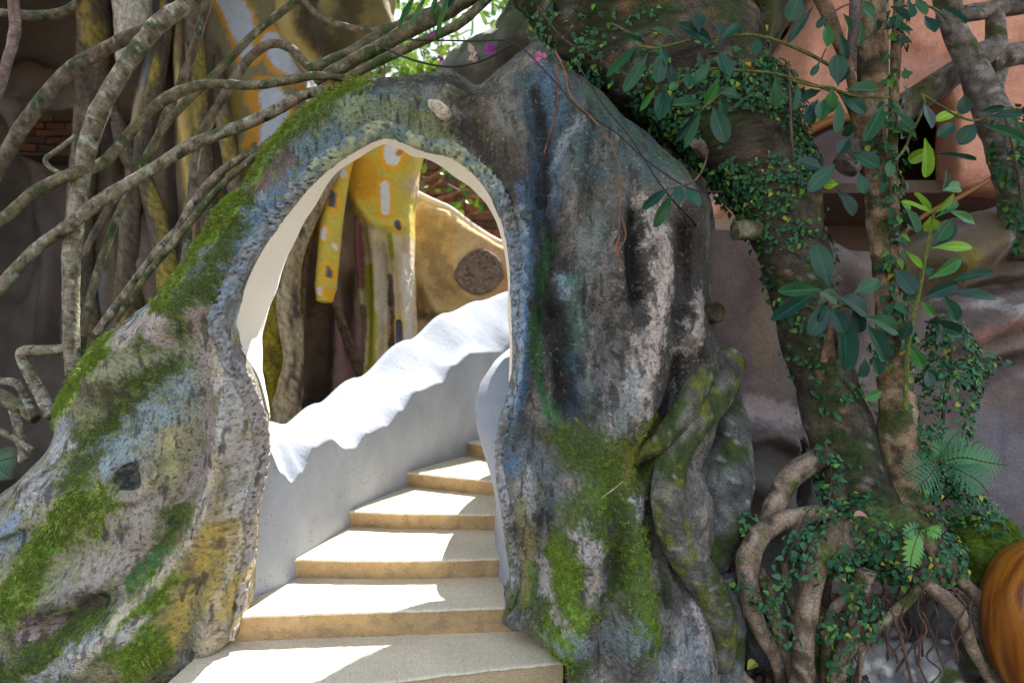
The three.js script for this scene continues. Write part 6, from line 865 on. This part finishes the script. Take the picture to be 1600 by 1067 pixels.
fern('dark fern tip beside the lowest pale roots on the left', [[[[-20, 725, -.2], [5, 718, -.18], [30, 712, -.16]], .07, 10, 0], [[[-20, 730, -.2], [0, 735, -.18], [18, 748, -.16]], .05, 12, 0]]);
// ------------------------------------------------------------------ shrub seen through the arch
{
  const t = thing('shrub', 'twiggy shrub with small shiny leaves before the brick wall', 'shrub');
  const tw = [[[640, 330, 720, 300, 790, 290], 3], [[640, 262, 668, 280, 712, 248], 3], [[650, 312, 700, 320, 760, 296], 2.2], [[700, 290, 740, 308, 800, 310], 3], [[725, 335, 760, 330, 800, 320], 3], [[640, 290, 660, 270, 668, 240], 2], [[660, 300, 690, 280, 705, 235], 2.4]];
  tw.forEach(([l, r], i) => mesh('twig', mottle(limbGeo([[l[0], l[1], -4.7, r], [l[2], l[3], -4.6, r], [l[4], l[5], -4.65, r * .8]], { sides: 7 }), { a: [.24, .12, .08], b: [.4, .24, .17], f: 8 }, i), M.bark, t));
  const s = mulberry(9); for (let i = 0; i < 46; i++) { const x = 645 + s() * 110, y = 238 + s() * 92, a = s() * 6.28; bigLeaf(t, x, y, x + Math.cos(a) * 13, y + 5 + Math.sin(a) * 9, 6 + s() * 3, -4.5 + s() * .2, s() > .6 ? 'lime' : 'green'); }
}
// ------------------------------------------------------------------ crowns: unseen leaves added overhead to shade the front, and the trees behind
function leafCloud(n, place, size, cols, seed, mat) {
  const im = new THREE.InstancedMesh(leafGeos[1], mat, n), r = mulberry(seed), m = new THREE.Matrix4(), q = new THREE.Quaternion(), e = new THREE.Euler(), c = new THREE.Color();
  for (let i = 0; i < n; i++) { const p = place(r); e.set(r() * 6.28, r() * 6.28, r() * 6.28); q.setFromEuler(e); const k = size * (.6 + .8 * r()); m.compose(p, q, V3(k * .42, k, k)); im.setMatrixAt(i, m); const o = mix3(cols[0], cols[1], r()); im.setColorAt(i, c.setRGB(...o)); }
  im.userData.kind = 'stuff'; im.name = 'crown'; return im;
}
const crownMat = new THREE.MeshPhysicalMaterial({ color: 0xffffff, roughness: .8, transmission: .35, thickness: 0, side: THREE.DoubleSide });
const balls = (list) => (r) => { const b = list[Math.floor(r() * list.length)]; let v; do v = V3(r() * 2 - 1, r() * 2 - 1, r() * 2 - 1); while (v.lengthSq() > 1); const s = .6 + .4 * Math.pow(r(), .5); return V3(b[0] + v.x * b[3] * s, b[1] + v.y * b[4] * s, b[2] + v.z * b[5] * s); };
{
  const r = mulberry(64), L = []; for (let i = 0; i < 84; i++) L.push([-4.2 + r() * 8.6, 5.6 + r() * .9, -3.0 + r() * 5.6, .7 + r() * .4, .3 + r() * .15, .55 + r() * .3]);
  const ball = balls(L), keep = r => { let v; do v = ball(r); while (v.z < -2.3 && v.x > -.5 && v.x < 1.6); return v; }; treeA.add(leafCloud(20000, keep, .2, [[.02, .08, .02], [.05, .15, .03]], 65, crownMat));  // gap left in the added crown so sun reaches the steps
  for (const l of [[[820, -220, -.6, 118], [780, -420, -.9, 90], [640, -640, -1.2, 60], [480, -760, -1.4, 40]], [[820, -220, -.6, 100], [900, -420, -.8, 70], [1050, -640, -1.1, 50], [1250, -740, -1.3, 36]]]) mesh('limb', mottle(limbGeo(l, { sides: 18, seg: 40 }), { a: [.06, .045, .03], b: [.15, .11, .07], f: 6 }, 4), M.bark, treeA);
  treeB.add(leafCloud(2600, balls([[2.2, 5.3, -.6, .9, .5, .8], [2.6, 5.6, -1.2, .9, .5, .8], [1.7, 5.5, -.9, .8, .4, .7]]), .18, [[.015, .06, .03], [.03, .1, .04]], 67, crownMat));
}
for (const [i, [x, z, y, s, label]] of [[-2.4, -9.5, 6.6, 2.3, 'sunlit yellow green tree beyond the crown of the arch'], [-7.2, -9, 5.4, 2.4, 'sunlit tree glimpsed beyond the dark hollow wall'], [.4, -11, 7.0, 2.6, 'tall bright tree behind the leaning mossy trunk'], [-4.6, -12, 7.4, 2.6, 'tall bright tree behind the root house']].entries()) {
  const t = thing('garden_tree', label, 'tree', 'trees beyond the houses'), r = mulberry(300 + i), L = [];
  for (let k = 0; k < 18; k++) L.push([x + (r() - .5) * 3 * s / 2, y + (r() - .5) * 2.6 * s / 2, z + (r() - .5) * 2, .7 + r() * .5, .5 + r() * .4, .7 + r() * .4]);
  mesh('trunk', mottle(tube([V3(x, -.2, z), V3(x + .1, 2, z), V3(x - .1, y - 1, z), V3(x, y + .6, z)], [.24, .2, .14, .05], { sides: 12 }), barkBrown, i), M.bark, t);
  for (let k = 0; k < 5; k++) { const b = L[k]; mesh('limb', mottle(tube([V3(x, y - 1.6 + k * .3, z), V3((x + b[0]) / 2, (y - 1 + b[1]) / 2 + .3, (z + b[2]) / 2), V3(b[0], b[1], b[2])], [.09, .06, .02], { sides: 8 }), barkBrown, i), M.bark, t); }
  t.add(leafCloud(3400, balls(L), .26, [[.10, .22, .02], [.30, .42, .05]], 310 + i, crownMat));
}
// ------------------------------------------------------------------ wires, dangling roots, petals, litter
const wireMat = std({ color: lin(.012, .013, .016), roughness: .6 });
[['black wire slanting down over the blue top of the trunk', [[640, 62, .1, 1.3], [740, 64, .2, 1.3], [800, 66, .26, 1.3], [860, 120, .34, 1.3], [905, 170, .4, 1.3], [960, 205, .42, 1.3], [1010, 250, .44, 1.3], [1080, 295, .4, 1.3], [1130, 300, .3, 1.3]]],
  ['second black wire crossing the trunk below the leaning limb', [[900, 95, .36, 1.3], [940, 160, .42, 1.3], [985, 215, .46, 1.3], [1030, 285, .46, 1.4], [1056, 318, .42, 1.5], [1080, 342, .28, 1.6], [1092, 360, .12, 1.6]]],
  ['dark twig wire sagging over the crown of the arch', [[590, 70, .0, 1.6], [640, 92, .08, 1.6], [700, 104, .12, 1.8], [750, 96, .14, 1.6], [800, 70, .2, 1.4]]],
].forEach(([label, l], i) => tag(mesh('wire', limbGeo(l, { sides: 6, seg: 50, bump: .1 }), wireMat), label, 'wire', 'wires over the trunk'));
const dryPal = { a: [.28, .12, .06], b: [.40, .2, .1], f: 14 };
[['reddish dangling root down the face of the great trunk', [[868, 80, .3, 1.6], [882, 110, .34, 1.8], [892, 150, .38, 1.6], [930, 190, .44, 1.5], [960, 235, .46, 1.4], [970, 280, .48, 1.2], [968, 340, .5, 1.1], [966, 400, .5, 1.1]]], ['tangled orange root ends on the trunk face', [[968, 370, .5, 1.4], [962, 390, .52, 1.6], [968, 405, .52, 1.6], [976, 420, .52, 1.4]]], ['short orange root strand beside the tangled ends', [[972, 340, .5, 1.2], [978, 370, .52, 1.4], [966, 395, .52, 1.4], [972, 418, .52, 1.3]]], ['lone orange pine needle stuck to the trunk', [[906, 335, .46, 1.3], [912, 347, .47, 1.4], [918, 360, .47, 1.2]]], ['thin brown root on the blue side of the trunk', [[870, 100, .24, 1.8], [872, 150, .27, 1.6], [862, 200, .26, 1.4], [850, 240, .22, 1.4]]],
  ['dry straw lying on the mossy foot of the trunk', [[922, 930, .56, 1.6], [930, 915, .56, 1.8], [936, 900, .55, 1.4]]], ['fine dry straw on the dark moss of the trunk', [[940, 778, .52, 1], [958, 765, .53, 1.1], [974, 752, .53, 1]]]].forEach(([label, l], i) => tag(mesh('dangling_root', mottle(limbGeo(l, { sides: 6, seg: 40, bump: .1 }), i > 4 ? { a: [.5, .42, .24], b: [.6, .52, .34], f: 9 } : dryPal, i), M.bark), label, 'root', 'dry roots on the great trunk'));
// bougainvillea blossoms fallen on the crown of the arch
const petalGeo = leafGeo('oval', .2, .5, 3);
const petal = (c) => new THREE.MeshPhysicalMaterial({ color: lin(...c), roughness: .7, side: THREE.DoubleSide, transmission: .25, thickness: 0 });
const PM = [petal([.42, .02, .36]), petal([.6, .18, .34]), petal([.62, .45, .38])];
[[768, 78, .16, 0, 'vivid purple blossom beside the pale fallen one'], [742, 84, .14, 2, 'pale faded blossom on the crown of the arch'], [842, 90, .28, 1, 'pink blossom at the top of the great trunk'], [668, 56, .05, 0, 'small purple blossom caught in the dark twigs'], [690, 92, .1, 0, 'small purple blossom fallen near the small sunlit hole']].forEach(([px, py, z, k, label], i) => {
  const t = thing('blossom', label, 'flower', 'fallen blossoms'), r = mulberry(500 + i), c = at(px, py, z), n = i > 2 ? 3 : 6;
  for (let q = 0; q < n; q++) { const m = mesh('petal', petalGeo, PM[k], t), s = (i > 2 ? .02 : .034) * (.7 + r() * .6); m.position.copy(c).add(V3((r() - .5) * .03, (r() - .5) * .02, (r() - .5) * .03)); m.rotation.set(r() * 1.6 - .8, r() * 6.28, r() * 6.28); m.scale.set(s * .8, s, s); }
});
// fallen leaves
const litterMats = [[.28, .14, .10], [.36, .2, .16], [.30, .34, .05], [.12, .08, .05], [.2, .12, .07]].map(c => std({ color: lin(...c), roughness: .8 }));
const litter = (px, py, z, L, k, rz, label) => { const m = mesh('fallen_leaf', petalGeo, litterMats[k]); m.position.copy(at(px, py, z)); m.scale.set(L * .5, L, L); m.rotation.set(-1.1, .2, rz); tag(m, label, 'leaf', 'fallen leaves'); };
litter(1334, 806, .36, .085, 1, -1.5, 'pinkish dead leaf lying on the mossy root crown');
litter(1168, 1046, .3, .09, 2, -.9, 'yellow green leaf lying among the curled roots');
{
  const r = mulberry(808), n = 900, im = new THREE.InstancedMesh(petalGeo, std({ color: 0xffffff, roughness: .9 }), n), m = new THREE.Matrix4(), q = new THREE.Quaternion(), c = new THREE.Color();
  for (let i = 0; i < n; i++) { q.setFromEuler(new THREE.Euler(-1.5 + (r() - .5) * .9, (r() - .5) * .8, r() * 6.28)); const k = .03 + r() * .05; m.compose(V3(.95 + r() * 2.4, .012 + r() * .03, -1.0 + r() * 1.9), q, V3(k * .5, k, k)); im.setMatrixAt(i, m); const o = mix3([.05, .035, .025], [.2, .12, .07], r()); im.setColorAt(i, c.setRGB(...o)); }
  im.name = 'leaf_litter'; im.userData = { kind: 'stuff', label: 'brown leaf litter covering the soil under the roots', category: 'litter' }; scene.add(im);
}
scene.traverse(o => { if (o.isMesh) { o.castShadow = true; o.receiveShadow = true; } });
renderer.render(scene, camera);
